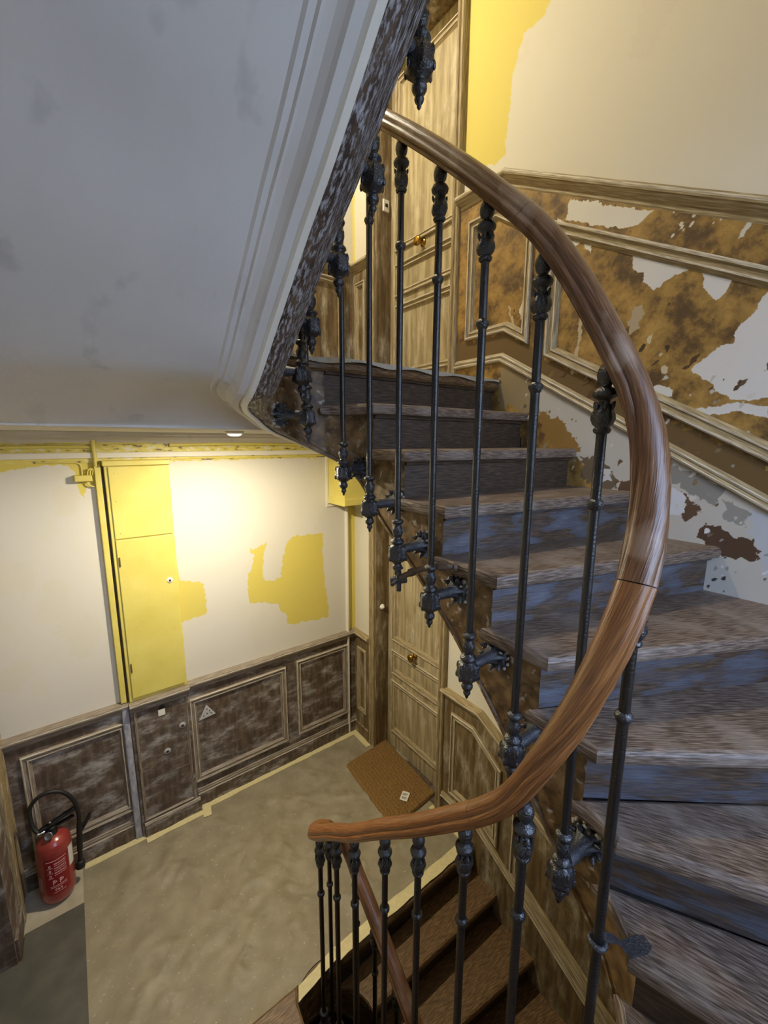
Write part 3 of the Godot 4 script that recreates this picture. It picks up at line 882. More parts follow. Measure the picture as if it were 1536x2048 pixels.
# ---------------------------------------------------------------- doors and dado of the right wall
func door(n: int, y0: float, label: String) -> void:
	var t := thing("door_%d" % n, label, "door", Vector3.ZERO, "", "structure")
	var g := Geo.new()
	var D := Frame.new(Vector3(0.12, 0, 0), Vector3.BACK, Vector3.UP)
	# reveal
	fbox(g, FB, 0.285, 0.312, y0, y0 + 2.13, -0.16, 0.008, 0.003)
	part("reveal", g, M.dado_tan, t)
	g = Geo.new()
	fbox(g, FB, 1.048, 1.075, y0, y0 + 2.13, -0.16, 0.008, 0.003)
	fbox(g, FB, 0.285, 1.075, y0 + 2.10, y0 + 2.13, -0.16, 0.008, 0.003)
	part("reveal", g, M.dado_tan, t)
	g = Geo.new()
	fbox(g, FB, 0.312, 1.048, y0 - 0.01, y0 + 0.007, -0.16, 0.0, 0.003)
	part("threshold", g, M.dado_dark, t)
	# architrave: up the left, over the top, down the right
	g = Geo.new()
	var ar := [Vector2(0, 0.004), Vector2(0.0, 0.024), Vector2(0.008, 0.030), Vector2(0.016, 0.026), Vector2(0.022, 0.018), Vector2(0.034, 0.020), Vector2(0.040, 0.030), Vector2(0.050, 0.034), Vector2(0.056, 0.026), Vector2(0.060, 0.0)]
	mould(g, FB, [Vector2(1.048, y0), Vector2(1.048, y0 + 2.11), Vector2(0.300, y0 + 2.11), Vector2(0.300, y0)], _neg(ar))
	part("architrave", g, M.moulding_tan, t)
	# frame stiles of the leaf and three panels
	var rails := [[0.155, 0.635], [0.690, 0.905], [0.985, 2.03]]
	g = Geo.new()
	fbox(g, D, 0.312, 0.372, y0 + 0.005, y0 + 2.10, -0.03, 0.0, 0.003)
	fbox(g, D, 0.980, 1.048, y0 + 0.005, y0 + 2.10, -0.03, 0.0, 0.003)
	var prev := 0.005
	for r in rails:
		fbox(g, D, 0.372, 0.980, y0 + prev, y0 + r[0], -0.03, 0.0)
		prev = r[1]
	fbox(g, D, 0.372, 0.980, y0 + prev, y0 + 2.10, -0.03, 0.0)
	part("door_leaf", g, M.door_wood, t)
	for r in rails:
		panel(D, rect(0.372, y0 + r[0], 0.980, y0 + r[1]), 0.0, M.door_wood, M.moulding_tan, t)
	g = Geo.new()
	var kx := Transform3D(Basis(Vector3.FORWARD, PI / 2), D.p(0.655, y0 + 0.958, 0.0))
	lathe(g, [Vector2(0.026, 0.0), Vector2(0.026, 0.004), Vector2(0.020, 0.008), Vector2(0.010, 0.012), Vector2(0.009, 0.030), Vector2(0.014, 0.034), Vector2(0.028, 0.042), Vector2(0.031, 0.050), Vector2(0.029, 0.058), Vector2(0.020, 0.064), Vector2(0.008, 0.067), Vector2(0.001, 0.067)], Transform3D(Basis(Vector3(0, 0, 1), PI / 2), D.p(0.655, y0 + 0.958, 0.0)), 24)
	part("door_knob", g, M.brass, t, "round brass knob")

func _neg(prof: Array) -> Array:       # the same profile to the right of the line
	var out := []
	for i in range(prof.size() - 1, -1, -1):
		out.append(Vector2(-prof[i].x, prof[i].y))
	return out

func right_wall_work() -> void:
	door(1, 0.0, "panelled door of the lower landing stripped to bare wood, brass knob in its middle")
	door(2, FLOOR, "panelled door of the upper landing stripped to pale wood, seen behind the balusters")
	var h := 0.014
	for k in 2:
		var y0 := FLOOR * k
		# small dado between the corner and the door
		board(FB, 0.0, 0.238, y0, y0 + 0.93, h, [[0.055, y0 + 0.24, 0.185, y0 + 0.84]], M.dado_tan, wall_right)
		panel(FB, rect(0.055, y0 + 0.24, 0.185, y0 + 0.84), h, M.dado_tan, M.moulding_tan, wall_right, 0.7)
		run("dado_rail", FB, [Vector2(0.0, y0 + 0.968), Vector2(0.238, y0 + 0.968)], CAP, M.moulding_tan, wall_right, 0.004)
		var g := Geo.new()
		fbox(g, FB, 0.0, 0.24, y0, y0 + 0.105, 0.0, 0.028, 0.003)
		part("baseboard", g, M.dado_tan, wall_right)
	# stair dado: upper and lower
	for k in 2:
		var up := k == 1
		var y0 := FLOOR if up else 0.0
		var wood = M.dado_filler if up else M.dado_tan
		var cap_b := 0.978 if up else 0.968
		var sl := -0.533
		var zb := 1.408
		var g := Geo.new()
		# stile board as one sheet with openings for the two panels: built from the pieces between them
		var top := func(z): return y0 + cap_b - 0.02 + (sl * (z - zb) if z > zb else 0.0)
		var sk0 := 0.125 if up else 0.185
		var bot := func(z): return y0 + sk0 + (-0.565 * (z - 1.42) if z > 1.42 else 0.0)
		var p1 := [Vector2(1.175, y0 + 0.240), Vector2(1.435, y0 + 0.240), Vector2(1.580, y0 + 0.155), Vector2(1.580, y0 + 0.690), Vector2(1.365, y0 + 0.842), Vector2(1.175, y0 + 0.842)]
		var p2 := [Vector2(1.675, y0 + 0.085), Vector2(3.20, y0 - 0.745), Vector2(3.20, y0 - 0.170), Vector2(1.675, y0 + 0.668)]
		for q in [
			[[1.09, -0.2], [1.175, -0.2], [1.175, 9], [1.09, 9]],
			[[1.175, -0.2], [1.435, -0.2], p1[1], p1[0]],
			[[1.435, -0.2], [1.580, -0.3], p1[2], p1[1]],
			[p1[5], p1[4], [1.365, 9], [1.175, 9]],
			[p1[4], [1.408, y0 + 0.8116], [1.408, 9], [1.365, 9]],
			[[1.408, y0 + 0.8116], p1[3], [1.580, 9], [1.408, 9]],
			[[1.580, -0.4], [1.675, -0.5], [1.675, 9], [1.580, 9]],
			[[1.675, -0.5], [3.20, -1.35], p2[1], p2[0]],
			[p2[3], p2[2], [3.20, 9], [1.675, 9]],
			[[3.20, -1.35], [3.55, -1.5], [3.55, 9], [3.20, 9]]]:
			var poly := []
			for c in q:
				if c is Vector2: poly.append(c)
				else: poly.append(Vector2(c[0], top.call(c[0]) if c[1] == 9 else (c[1] if c[1] > 0.5 else y0 + c[1])))
			fpoly(g, FB, poly, h)
		part("wainscot_board", g, wood, wall_right)
		panel(FB, p1, h, wood, M.moulding_tan, wall_right)
		panel(FB, p2, h, wood, M.moulding_tan, wall_right, 1.15)
		run("dado_rail", FB, [Vector2(1.09, y0 + cap_b), Vector2(zb, y0 + cap_b), Vector2(3.55, y0 + cap_b + sl * (3.55 - zb))], CAP, M.moulding_tan, wall_right, 0.004)
		run("base_moulding", FB, [Vector2(1.09, y0 + sk0 - 0.03), Vector2(1.42, y0 + sk0 - 0.03), Vector2(3.55, y0 + sk0 - 0.03 - 0.565 * 2.13)], [Vector2(0, h), Vector2(0.0, 0.026), Vector2(0.010, 0.030), Vector2(0.020, 0.020), Vector2(0.030, 0.024), Vector2(0.040, 0.017), Vector2(0.045, h)], M.moulding_tan, wall_right)

func left_wall_work() -> void:
	# a stripped door frame and a piece of dado at the left edge of the picture
	var t := thing("door_3", "edge of a stripped door frame in the left wall beside the fire extinguisher", "door", Vector3.ZERO, "", "structure")
	var g := Geo.new()
	fbox(g, FL, -0.225, -0.020, 0.0, 2.2, 0.0, 0.022, 0.004)
	fbox(g, FL, -0.050, -0.025, 0.0, 2.2, 0.02, 0.030, 0.004)
	fbox(g, FL, -0.225, -0.170, 0.0, 2.2, 0.02, 0.034, 0.005)
	part("architrave", g, M.moulding_tan, t)
	g = Geo.new()
	fbox(g, FL, -0.42, -0.225, 0.0, 0.95, 0.0, 0.016, 0.004)
	fbox(g, FL, -0.42, -0.225, 0.0, 0.13, 0.0, 0.030, 0.004)
	fbox(g, FL, -0.432, -0.42, 0.0, 2.12, -0.24, 0.016, 0.002)
	part("wainscot_board", g, M.dado_dark, t)
	g = Geo.new()
	fbox(g, FL, -1.25, -0.42, 0.0, 2.1, -0.285, -0.24, 0.004)
	part("door_leaf", g, M.dado_dark, t)
	g = Geo.new()
	fbox(g, FG, XL - 0.24, XL + 0.033, -1.25, -0.432, -0.01, 0.004)
	part("sill", g, M.floor_sheet_dark, t)

# ---------------------------------------------------------------- the well: a path along the tread ends
# s = 0 where the straight right-hand side leaves the upper landing's curve; it grows down the flight
const SR := 0.9                      # straight right side
const SA := 0.9 + PI * 0.183         # end of the curve on the window side
const SL := SA + 0.9                 # end of the straight left side
const S0 := -0.183 * PI / 2
const S1 := SL + 0.183 * PI / 2

func well(s: float, off := 0.0) -> Vector2:      # off > 0: away from the well, into the stairs
	var r := RT + off
	if s < 0.0:
		var a := s / RT
		return Vector2(XC + r * cos(a), ZT + r * sin(a))
	if s <= SR:
		return Vector2(XC + r, ZT + s)
	if s <= SA:
		var a := (s - SR) / RT
		return Vector2(XC + r * cos(a), ZB + r * sin(a))
	if s <= SL:
		return Vector2(XC - r, ZB - (s - SA))
	var a2 := PI + (s - SL) / RT
	return Vector2(XC + r * cos(a2), ZT + r * sin(a2))

func well_n(s: float) -> Vector3:                # into the well
	var d := (well(s, 0.0) - well(s, 0.01)).normalized()
	return Vector3(d.x, 0, d.y)

var S_IN := [-0.17, 0.015, 0.20, 0.40, 0.61, 0.78, 0.92, 0.995, 1.10, 1.21, 1.309, 1.42, 1.55, 1.74, 1.93, 2.14, 2.49]
var OUT := [Vector2(0, 1.41), Vector2(0, 1.60), Vector2(0, 1.87), Vector2(0, 2.15), Vector2(0, 2.44), Vector2(0, 2.80), Vector2(0, 3.22), Vector2(-0.38, ZF), Vector2(-0.75, ZF), Vector2(-1.12, ZF), Vector2(-1.60, ZF), Vector2(XL, 2.95), Vector2(XL, 2.45), Vector2(XL, 2.23), Vector2(XL, 2.03), Vector2(XL, 1.83), Vector2(XL, 1.44)]
# underside of the string against s, for a flight whose upper landing is FLOOR
var YB := [Vector2(S0, 2.59), Vector2(-0.227, 2.55), Vector2(-0.16, 2.51), Vector2(-0.096, 2.451), Vector2(0.0, 2.315), Vector2(0.186, 2.171), Vector2(0.288, 2.086), Vector2(0.413, 1.98), Vector2(0.535, 1.855), Vector2(0.65, 1.726), Vector2(0.777, 1.560), Vector2(0.9, 1.405), Vector2(1.0, 1.29), Vector2(1.19, 1.0), Vector2(1.38, 0.70), Vector2(1.475, 0.556), Vector2(1.671, 0.387), Vector2(1.860, 0.222), Vector2(1.969, 0.139), Vector2(2.146, -0.007), Vector2(2.351, -0.172), Vector2(2.519, -0.235), Vector2(2.585, -0.28), Vector2(S1, -0.32)]

var YO := [Vector2(2.0, 0.17), Vector2(2.25, -0.041), Vector2(2.375, -0.138), Vector2(2.44, -0.20), Vector2(2.50, -0.245), Vector2(2.57, -0.266), Vector2(S1, -0.268)]

func outer(s: float) -> Vector2:
	# walls unrolled from (0, 1.172) along wall_right, wall_front, wall_left
	var key := [[S0, 0.0]]
	for k in OUT.size():
		if k == 0: continue
		if k == OUT.size() - 1: continue
		key.append([S_IN[k], unroll(OUT[k])])
	key.append([SL, unroll(Vector2(XL, ZT))])
	key.append([S1, unroll(Vector2(XL, 1.172))])
	for i in key.size() - 1:
		if s <= key[i + 1][0]:
			var f: float = (s - key[i][0]) / (key[i + 1][0] - key[i][0])
			return roll(lerpf(key[i][1], key[i + 1][1], f))
	return Vector2(XL, 1.172)

func unroll(p: Vector2) -> float:
	if p.x > -0.001: return p.y - 1.172
	if p.y > ZF - 0.001: return ZF - 1.172 - p.x
	return ZF - 1.172 - XL + (ZF - p.y)

func roll(t: float) -> Vector2:
	if t < ZF - 1.172: return Vector2(0, 1.172 + t)
	t -= ZF - 1.172
	if t < -XL: return Vector2(-t, ZF)
	return Vector2(XL, ZF - (t + XL))

func nose(k: int, back: float) -> Array:         # nosing line k moved up the stairs by back
	var a := well(S_IN[k], 0.0)
	var b: Vector2 = OUT[k]
	var d := (b - a).normalized()
	var up := Vector2(d.y, -d.x)                 # towards smaller s
	var c := well(S_IN[k] - 0.02, 0.0) - a
	if up.dot(c) < 0: up = -up
	return [a + up * back, b + up * back, d, up]

func flights() -> void:
	flight(0.0, "steep winding flight of worn oak steps climbing past the viewer to the upper landing", true, 17)
	flight(-FLOOR, "brown oak steps going down from the lower landing at the bottom of the picture", false, 17)
	flight(FLOOR, "upper flight seen from below, its smooth plaster underside filling the top left corner", true, 17)

func flight(y0: float, label: String, near: bool, steps: int) -> void:
	var t := thing("staircase", label, "staircase")
	for k in range(1, steps):
		var y := y0 + FLOOR - RISE * k
		# tread k: from nosing k back under riser k-1
		var f := nose(k, 0.0)
		var b := nose(k - 1, 0.03)
		var s_b: float = S_IN[k - 1] - 0.055
		var pts := []
		var n := 6
		for i in n + 1:
			pts.append(well(lerpf(S_IN[k], s_b, float(i) / n), 0.0))
		# outer end along the walls
		var t0 := unroll(OUT[k - 1]) - 0.06
		var t1 := unroll(OUT[k])
		pts.append(roll(t0))
		for c in [ZF - 1.172, ZF - 1.172 - XL]:
			if t0 < c - 0.002 and t1 > c + 0.002: pts.append(roll(c))
		pts.append(roll(t1))
		var poly := []
		for q in pts:
			poly.append(Vector2(q.x, -q.y))
		if area(poly) < 0: poly.reverse()
		# the grain runs along the nosing: own frame
		var d: Vector2 = f[2]
		var U := Vector3(d.x, 0, d.y)
		var F := Frame.new(Vector3(0, y, 0), U, Vector3.UP.cross(U))
		var loc := []
		for q in poly:
			var w := Vector3(q.x, 0, -q.y)
			loc.append(Vector2(w.dot(F.u), w.dot(F.w) + 0.37 * k))
		F.o -= F.w * 0.37 * k
		var g := Geo.new()
		mould(g, F, loc, [Vector2(0.012, -0.042), Vector2(0.003, -0.039), Vector2(0.0, -0.030), Vector2(0.0, -0.013), Vector2(0.004, -0.004), Vector2(0.013, 0.0)], true)
		var top := offset_line(loc, 0.013, true)
		fpoly(g, F, top, 0.0)
		fpoly(g, F, offset_line(loc, 0.012, true), -0.042)
		part("tread", g, M.tread_oak if near and k < 14 else M.tread_brown, t)
	for k in range(0, steps):
		# riser k stands under nosing k and reaches down to the tread below
		var y := y0 + FLOOR - RISE * k
		var r := nose(k, 0.035)
		var a: Vector2 = well(S_IN[k] - 0.035, 0.030)
		var b: Vector2 = roll(unroll(OUT[k]) - 0.035)
		var dd := (b - a).normalized()
		var U := Vector3(dd.x, 0, dd.y)
		var F := Frame.new(Vector3(a.x, 0, a.y), U, Vector3.UP)
		if Vector2(F.h.x, F.h.z).dot(r[3]) > 0:
			U = -U
			F = Frame.new(Vector3(b.x, 0, b.y), U, Vector3.UP)
		var L := a.distance_to(b)
		var g := Geo.new()
		fbox(g, F, 0.0, L, y - RISE - 0.002, y - 0.040, -0.02, 0.0)
		# a fillet strip tucked under the nosing
		mould(g, F, [Vector2(0, y - 0.056), Vector2(L, y - 0.056)], [Vector2(0, 0), Vector2(0.002, 0.010), Vector2(0.012, 0.014), Vector2(0.016, 0.014)], false, false)
		part("riser", g, (M.riser_wood if k >= 3 and k < 8 else M.riser_dark) if near else M.riser_dark, t)
	# string: the stepped board that carries the treads' free ends
	var g := Geo.new()
	var cuts := [S0]
	for k in steps:
		cuts.append(S_IN[k] - 0.035)
	cuts.append(S1)
	for i in cuts.size() - 1:
		var ytop := y0 + FLOOR - RISE * i - 0.040
		var n := maxi(1, int(ceil((cuts[i + 1] - cuts[i]) / 0.022)))
		for j in n:
			var sa := lerpf(cuts[i], cuts[i + 1], float(j) / n)
			var sb := lerpf(cuts[i], cuts[i + 1], float(j + 1) / n)
			var pa := well(sa, 0.03)
			var pb := well(sb, 0.03)
			var ya := y0 + table(YB, sa)
			var yb := y0 + table(YB, sb)
			g.quadn([Vector3(pb.x, yb, pb.y), Vector3(pb.x, ytop, pb.y), Vector3(pa.x, ytop, pa.y), Vector3(pa.x, ya, pa.y)], [well_n(sb), well_n(sb), well_n(sa), well_n(sa)], [Vector2(sb, yb), Vector2(sb, ytop), Vector2(sa, ytop), Vector2(sa, ya)])
			# a bead along the lower edge
			var qa := well(sa, 0.024)
			var qb := well(sb, 0.024)
			g.quadn([Vector3(qb.x, yb, qb.y), Vector3(qb.x, yb + 0.014, qb.y), Vector3(qa.x, ya + 0.014, qa.y), Vector3(qa.x, ya, qa.y)], [well_n(sb), well_n(sb), well_n(sa), well_n(sa)], [Vector2(sb, yb), Vector2(sb, yb + 0.01), Vector2(sa, ya + 0.01), Vector2(sa, ya)])
			g.quad(Vector3(qa.x, ya + 0.014, qa.y), Vector3(pa.x, ya + 0.018, pa.y), Vector3(pb.x, yb + 0.018, pb.y), Vector3(qb.x, yb + 0.014, qb.y))
	part("string", g, M.string_wood, t)
	# underside: wooden edge, white fillet, plaster mouldings, soffit
	sweep_under(t, "string_edge", y0, [Vector2(0.024, 0.0), Vector2(0.034, -0.003), Vector2(0.038, 0.003), Vector2(0.046, 0.002), Vector2(0.050, 0.006), Vector2(0.085, 0.006)], M.string_scraped)
	sweep_under(t, "soffit_fillet", y0, [Vector2(0.085, 0.004), Vector2(0.088, -0.002), Vector2(0.104, -0.002), Vector2(0.107, 0.006), Vector2(0.110, 0.012)], M.paint_white)
	sweep_under(t, "soffit_moulding", y0, [Vector2(0.110, 0.012), Vector2(0.114, 0.004), Vector2(0.134, 0.008), Vector2(0.140, 0.020), Vector2(0.152, 0.034), Vector2(0.168, 0.040), Vector2(0.174, 0.040), Vector2(0.178, 0.048), Vector2(0.192, 0.044), Vector2(0.198, 0.052)], M.soffit_plaster)
	g = Geo.new()
	var rows := []
	var us := []
	var N := 120
	for i in N + 1:
		var s := lerpf(S0, S1, float(i) / N)
		var a := well(s, 0.198)
		var b := outer(s)
		var y := y0 + table(YB, s) + 0.052
		var yo := y
		if s > SL: b.y = a.y
		if s > 2.25: yo = y0 + table(YO, s)
		var row := PackedVector3Array()
		var ur := PackedVector2Array()
		for j in 9:
			var q := a.lerp(b, j / 8.0)
			row.append(Vector3(q.x, lerpf(y, yo, j / 8.0), q.y))
			ur.append(q)
		rows.append(row); us.append(ur)
	g.grid(rows, us, false, false)
	part("soffit", g, M.soffit_plaster, t)

func area(p: Array) -> float:
	var a := 0.0
	for i in p.size():
		a += p[i].cross(p[(i + 1) % p.size()])
	return a

func sweep_under(t: Node3D, called: String, y0: float, prof: Array, m) -> void:
	var g := Geo.new()
	var N := 110
	var prev := []
	for i in N + 1:
		var s := lerpf(S0, S1, float(i) / N)
		var cur := []
		for q in prof:
			var a := well(s, q.x)
			cur.append(Vector3(a.x, y0 + table(YB, s) + q.y, a.y))
		if i > 0:
			var u0 := (i - 1) * 0.0267
			var u1 := i * 0.0267
			for k in prof.size() - 1:
				g.quad(prev[k], prev[k + 1], cur[k + 1], cur[k], [Vector2(u0, k * 0.02), Vector2(u0, k * 0.02 + 0.02), Vector2(u1, k * 0.02 + 0.02), Vector2(u1, k * 0.02)])
		prev = cur
	part(called, g, m, t)

# ---------------------------------------------------------------- railing
# q: like s, along the line of the balusters
const QA := 0.94
const QB := 0.94 + PI * 0.0875
const QE := QB + 0.94

func bal(q: float, side := 0.0) -> Vector2:
	var r := RB - side
	if q < 0.0:
		var a := q / RB
		return Vector2(XC + r * cos(a), ZT + r * sin(a))
	if q <= QA: return Vector2(XC + r, ZT + q)
	if q <= QB:
		var a := (q - QA) / RB
		return Vector2(XC + r * cos(a), ZRB + r * sin(a))
	if q <= QE: return Vector2(XC - r, ZRB - (q - QB))
	var a2 := PI + (q - QE) / RB
	return Vector2(XC + r * cos(a2), ZT + r * sin(a2))

var QY := [Vector2(-0.1374, 3.80), Vector2(-0.036, 3.665), Vector2(0.125, 3.545), Vector2(0.283, 3.419), Vector2(0.441, 3.285), Vector2(0.599, 3.141), Vector2(0.755, 2.979), Vector2(0.906, 2.74), Vector2(0.99, 2.56), Vector2(1.08, 2.315), Vector2(1.165, 2.075), Vector2(1.246, 1.890), Vector2(1.32, 1.787), Vector2(1.394, 1.708), Vector2(1.553, 1.547), Vector2(1.702, 1.407), Vector2(1.876, 1.238), Vector2(2.002, 1.132), Vector2(2.135, 1.011), Vector2(2.2924, 0.89)]
# height of the rosettes
var QR := [Vector2(-0.036, 2.489), Vector2(0.125, 2.375), Vector2(0.283, 2.247), Vector2(0.441, 2.132), Vector2(0.599, 1.979), Vector2(0.755, 1.827), Vector2(0.906, 1.606), Vector2(1.075, 1.22), Vector2(1.246, 0.74), Vector2(1.435, 0.60), Vector2(1.601, 0.465), Vector2(1.767, 0.327), Vector2(1.930, 0.184), Vector2(2.101, 0.056), Vector2(2.201, -0.08), Vector2(2.247, -0.22)]

func rail_section(t: Node3D, y0: float, qa: float, qb: float, m, label := "") -> void:
	# closed profile: (sideways, up from the underside)
	var pr := [Vector2(0.0, 0.0), Vector2(0.010, 0.0), Vector2(0.0165, 0.0005), Vector2(0.0175, 0.003), Vector2(0.0175, 0.008), Vector2(0.0205, 0.0095), Vector2(0.026, 0.010), Vector2(0.030, 0.013), Vector2(0.0315, 0.018), Vector2(0.030, 0.023), Vector2(0.0265, 0.0255), Vector2(0.0245, 0.028), Vector2(0.0265, 0.031), Vector2(0.0255, 0.037), Vector2(0.021, 0.044), Vector2(0.013, 0.0485), Vector2(0.006, 0.0505), Vector2(0.0, 0.051)]
	var full := pr.duplicate()
	for i in range(pr.size() - 2, 0, -1):
		full.append(Vector2(-pr[i].x, pr[i].y))
	full.append(pr[0])
	var n := maxi(4, int((qb - qa) / 0.018))
	var rows := []
	var us := []
	var along := 0.0
	var lastp := Vector3.ZERO
	for i in n + 1:
		var q := lerpf(qa, qb, float(i) / n)
		var c := bal(q)
		var p := Vector3(c.x, y0 + table(QY, q), c.y)
		var e := 0.004
		var c0 := bal(q - e)
		var c1 := bal(q + e)
		var tan := (Vector3(c1.x, table(QY, q + e), c1.y) - Vector3(c0.x, table(QY, q - e), c0.y)).normalized()
		var w := bal(q, -0.05) - bal(q, 0.05)
		var side := Vector3(w.x, 0, w.y).normalized()
		side = (side - tan * side.dot(tan)).normalized()
		var up := side.cross(tan)
		if up.y < 0: up = -up
		if i > 0: along += p.distance_to(lastp)
		lastp = p
		var row := PackedVector3Array()
		var ur := PackedVector2Array()
		var acc := 0.0
		for j in full.size():
			row.append(p + side * full[j].x + up * full[j].y)
			if j > 0: acc += full[j].distance_to(full[j - 1])
			ur.append(Vector2(along + qa * 3.0, acc))
		rows.append(row); us.append(ur)
	var g := Geo.new()
	g.grid(rows, us, true, false)
	for e in [0, n]:
		var mid := Vector3.ZERO
		for j in full.size() - 1: mid += rows[e][j]
		mid /= full.size() - 1
		for j in full.size() - 1:
			if e == 0: g.quad(mid, rows[e][j + 1], rows[e][j], mid)
			else: g.quad(mid, rows[e][j], rows[e][j + 1], mid)
	part("handrail", g, m, t, label)

var top_mesh: ArrayMesh
var node_mesh: ArrayMesh
var pend_mesh: ArrayMesh
var ros_mesh: ArrayMesh
var chip_mesh: ArrayMesh

func ironwork() -> void:
	var g := Geo.new()
	lathe(g, [Vector2(0.001, 0.004), Vector2(0.012, 0.002), Vector2(0.0165, -0.008), Vector2(0.0175, -0.017), Vector2(0.015, -0.028), Vector2(0.010, -0.035), Vector2(0.010, -0.038), Vector2(0.019, -0.043), Vector2(0.0225, -0.050), Vector2(0.021, -0.056), Vector2(0.012, -0.062), Vector2(0.010, -0.067), Vector2(0.014, -0.071), Vector2(0.0155, -0.078), Vector2(0.0195, -0.088), Vector2(0.0205, -0.098), Vector2(0.017, -0.108), Vector2(0.0125, -0.113), Vector2(0.015, -0.115), Vector2(0.0165, -0.119), Vector2(0.015, -0.123), Vector2(0.0115, -0.126)], Transform3D(), 24, 6, 0.09, -0.068, -0.109)
	# acanthus tips round the vase
	for k in 6:
		var a := TAU * (k + 0.5) / 6.0
		var x := Transform3D(Basis(Vector3.UP, -a), Vector3.ZERO)
		lathe(g, [Vector2(0.0005, 0.010), Vector2(0.003, 0.006), Vector2(0.0038, 0.0), Vector2(0.0025, -0.007), Vector2(0.0005, -0.010)], x * Transform3D(Basis(Vector3(0, 0, 1), -0.25), Vector3(0.0165, -0.074, 0)), 8)
	top_mesh = g.mesh(M.iron_worn)
	g = Geo.new()
	lathe(g, [Vector2(0.0095, 0.010), Vector2(0.013, 0.007), Vector2(0.0155, 0.003), Vector2(0.0155, -0.003), Vector2(0.013, -0.006), Vector2(0.0125, -0.010), Vector2(0.0095, -0.013)], Transform3D(), 18)
	node_mesh = g.mesh(M.iron_worn)
	g = Geo.new()
	# origin at the rosette's axis
	var pf := [[0.0095, 0.104], [0.0175, 0.100], [0.0195, 0.094], [0.0175, 0.089], [0.0115, 0.085], [0.0125, 0.078], [0.0170, 0.068], [0.0175, 0.058], [0.0140, 0.046], [0.0110, 0.041], [0.0155, 0.037], [0.0215, 0.031], [0.0225, 0.026], [0.0180, 0.021], [0.0150, 0.017], [0.0220, 0.013], [0.0260, 0.008], [0.0280, 0.000], [0.0285, -0.012], [0.0290, -0.022], [0.0300, -0.027], [0.0265, -0.034], [0.0180, -0.041], [0.0110, -0.046], [0.0135, -0.049], [0.0160, -0.055], [0.0160, -0.061], [0.0130, -0.067], [0.0080, -0.071], [0.0095, -0.074], [0.0105, -0.079], [0.0085, -0.084], [0.0050, -0.087], [0.0050, -0.091], [0.0035, -0.095], [0.0008, -0.098]]
	var pp := []
	for q in pf: pp.append(Vector2(q[0], q[1]))
	lathe(g, pp, Transform3D(), 36, 6, 0.08, 0.014, -0.036)
	for k in 6:
		var a := TAU * k / 6.0
		var x := Transform3D(Basis(Vector3.UP, -a), Vector3.ZERO)
		lathe(g, [Vector2(0.0005, 0.011), Vector2(0.0045, 0.006), Vector2(0.0055, 0.0), Vector2(0.004, -0.008), Vector2(0.0005, -0.012)], x * Transform3D(Basis(Vector3(0, 0, 1), 0.2), Vector3(0.0290, -0.024, 0)), 8)
		lathe(g, [Vector2(0.0005, 0.014), Vector2(0.004, 0.007), Vector2(0.005, 0.0), Vector2(0.003, -0.008), Vector2(0.0005, -0.012)], x * Transform3D(Basis(Vector3.UP, 0.5) * Basis(Vector3(0, 0, 1), 0.0), Vector3(0.0275, 0.0, 0)), 8)
		lathe(g, [Vector2(0.0005, 0.008), Vector2(0.003, 0.004), Vector2(0.0035, 0.0), Vector2(0.0005, -0.009)], x * Transform3D(Basis(Vector3(0, 0, 1), -0.2), Vector3(0.0155, 0.064, 0)), 8)
	pend_mesh = g.mesh(M.iron_worn)
	# rosette: an arm along +x from the baluster to the string, ending in a ring of leaves
	g = Geo.new()
	var side := Transform3D(Basis(Vector3(0, 0, 1), -PI / 2), Vector3.ZERO)     # local y -> +x
	lathe(g, [Vector2(0.001, 0.128), Vector2(0.038, 0.127), Vector2(0.040, 0.122), Vector2(0.034, 0.116), Vector2(0.028, 0.108), Vector2(0.022, 0.098), Vector2(0.0165, 0.082), Vector2(0.0155, 0.062), Vector2(0.0175, 0.050), Vector2(0.0150, 0.036), Vector2(0.013, 0.02)], side, 28, 8, 0.12, 0.128, 0.09)
	for k in 9:
		var a := TAU * k / 9.0
		var x := side * Transform3D(Basis(Vector3.UP, a), Vector3.ZERO)
		lathe(g, [Vector2(0.0005, 0.016), Vector2(0.006, 0.009), Vector2(0.008, 0.0), Vector2(0.005, -0.010), Vector2(0.0005, -0.018)], x * Transform3D(Basis(Vector3(0, 0, 1), 0.9), Vector3(0.034, 0.108, 0)), 8)
	ros_mesh = g.mesh(M.iron_dusty)
	# broken ring of plaster round the rosette
	g = Geo.new()
	var rng := RandomNumberGenerator.new()
	rng.seed = 4
	for k in 15:
		var a := TAU * k / 15.0 + rng.randf_range(-0.1, 0.1)
		var x := side * Transform3D(Basis(Vector3.UP, a), Vector3.ZERO)
		var r := rng.randf_range(0.005, 0.010)
		lathe(g, [Vector2(0.0005, r), Vector2(r * 0.8, r * 0.4), Vector2(r, -r * 0.2), Vector2(0.0005, -r)], x * Transform3D(Basis(Vector3(1, 0, 0), rng.randf_range(-1, 1)), Vector3(rng.randf_range(0.040, 0.047), 0.122, 0)), 6)
	chip_mesh = g.mesh(M.chip_plaster)

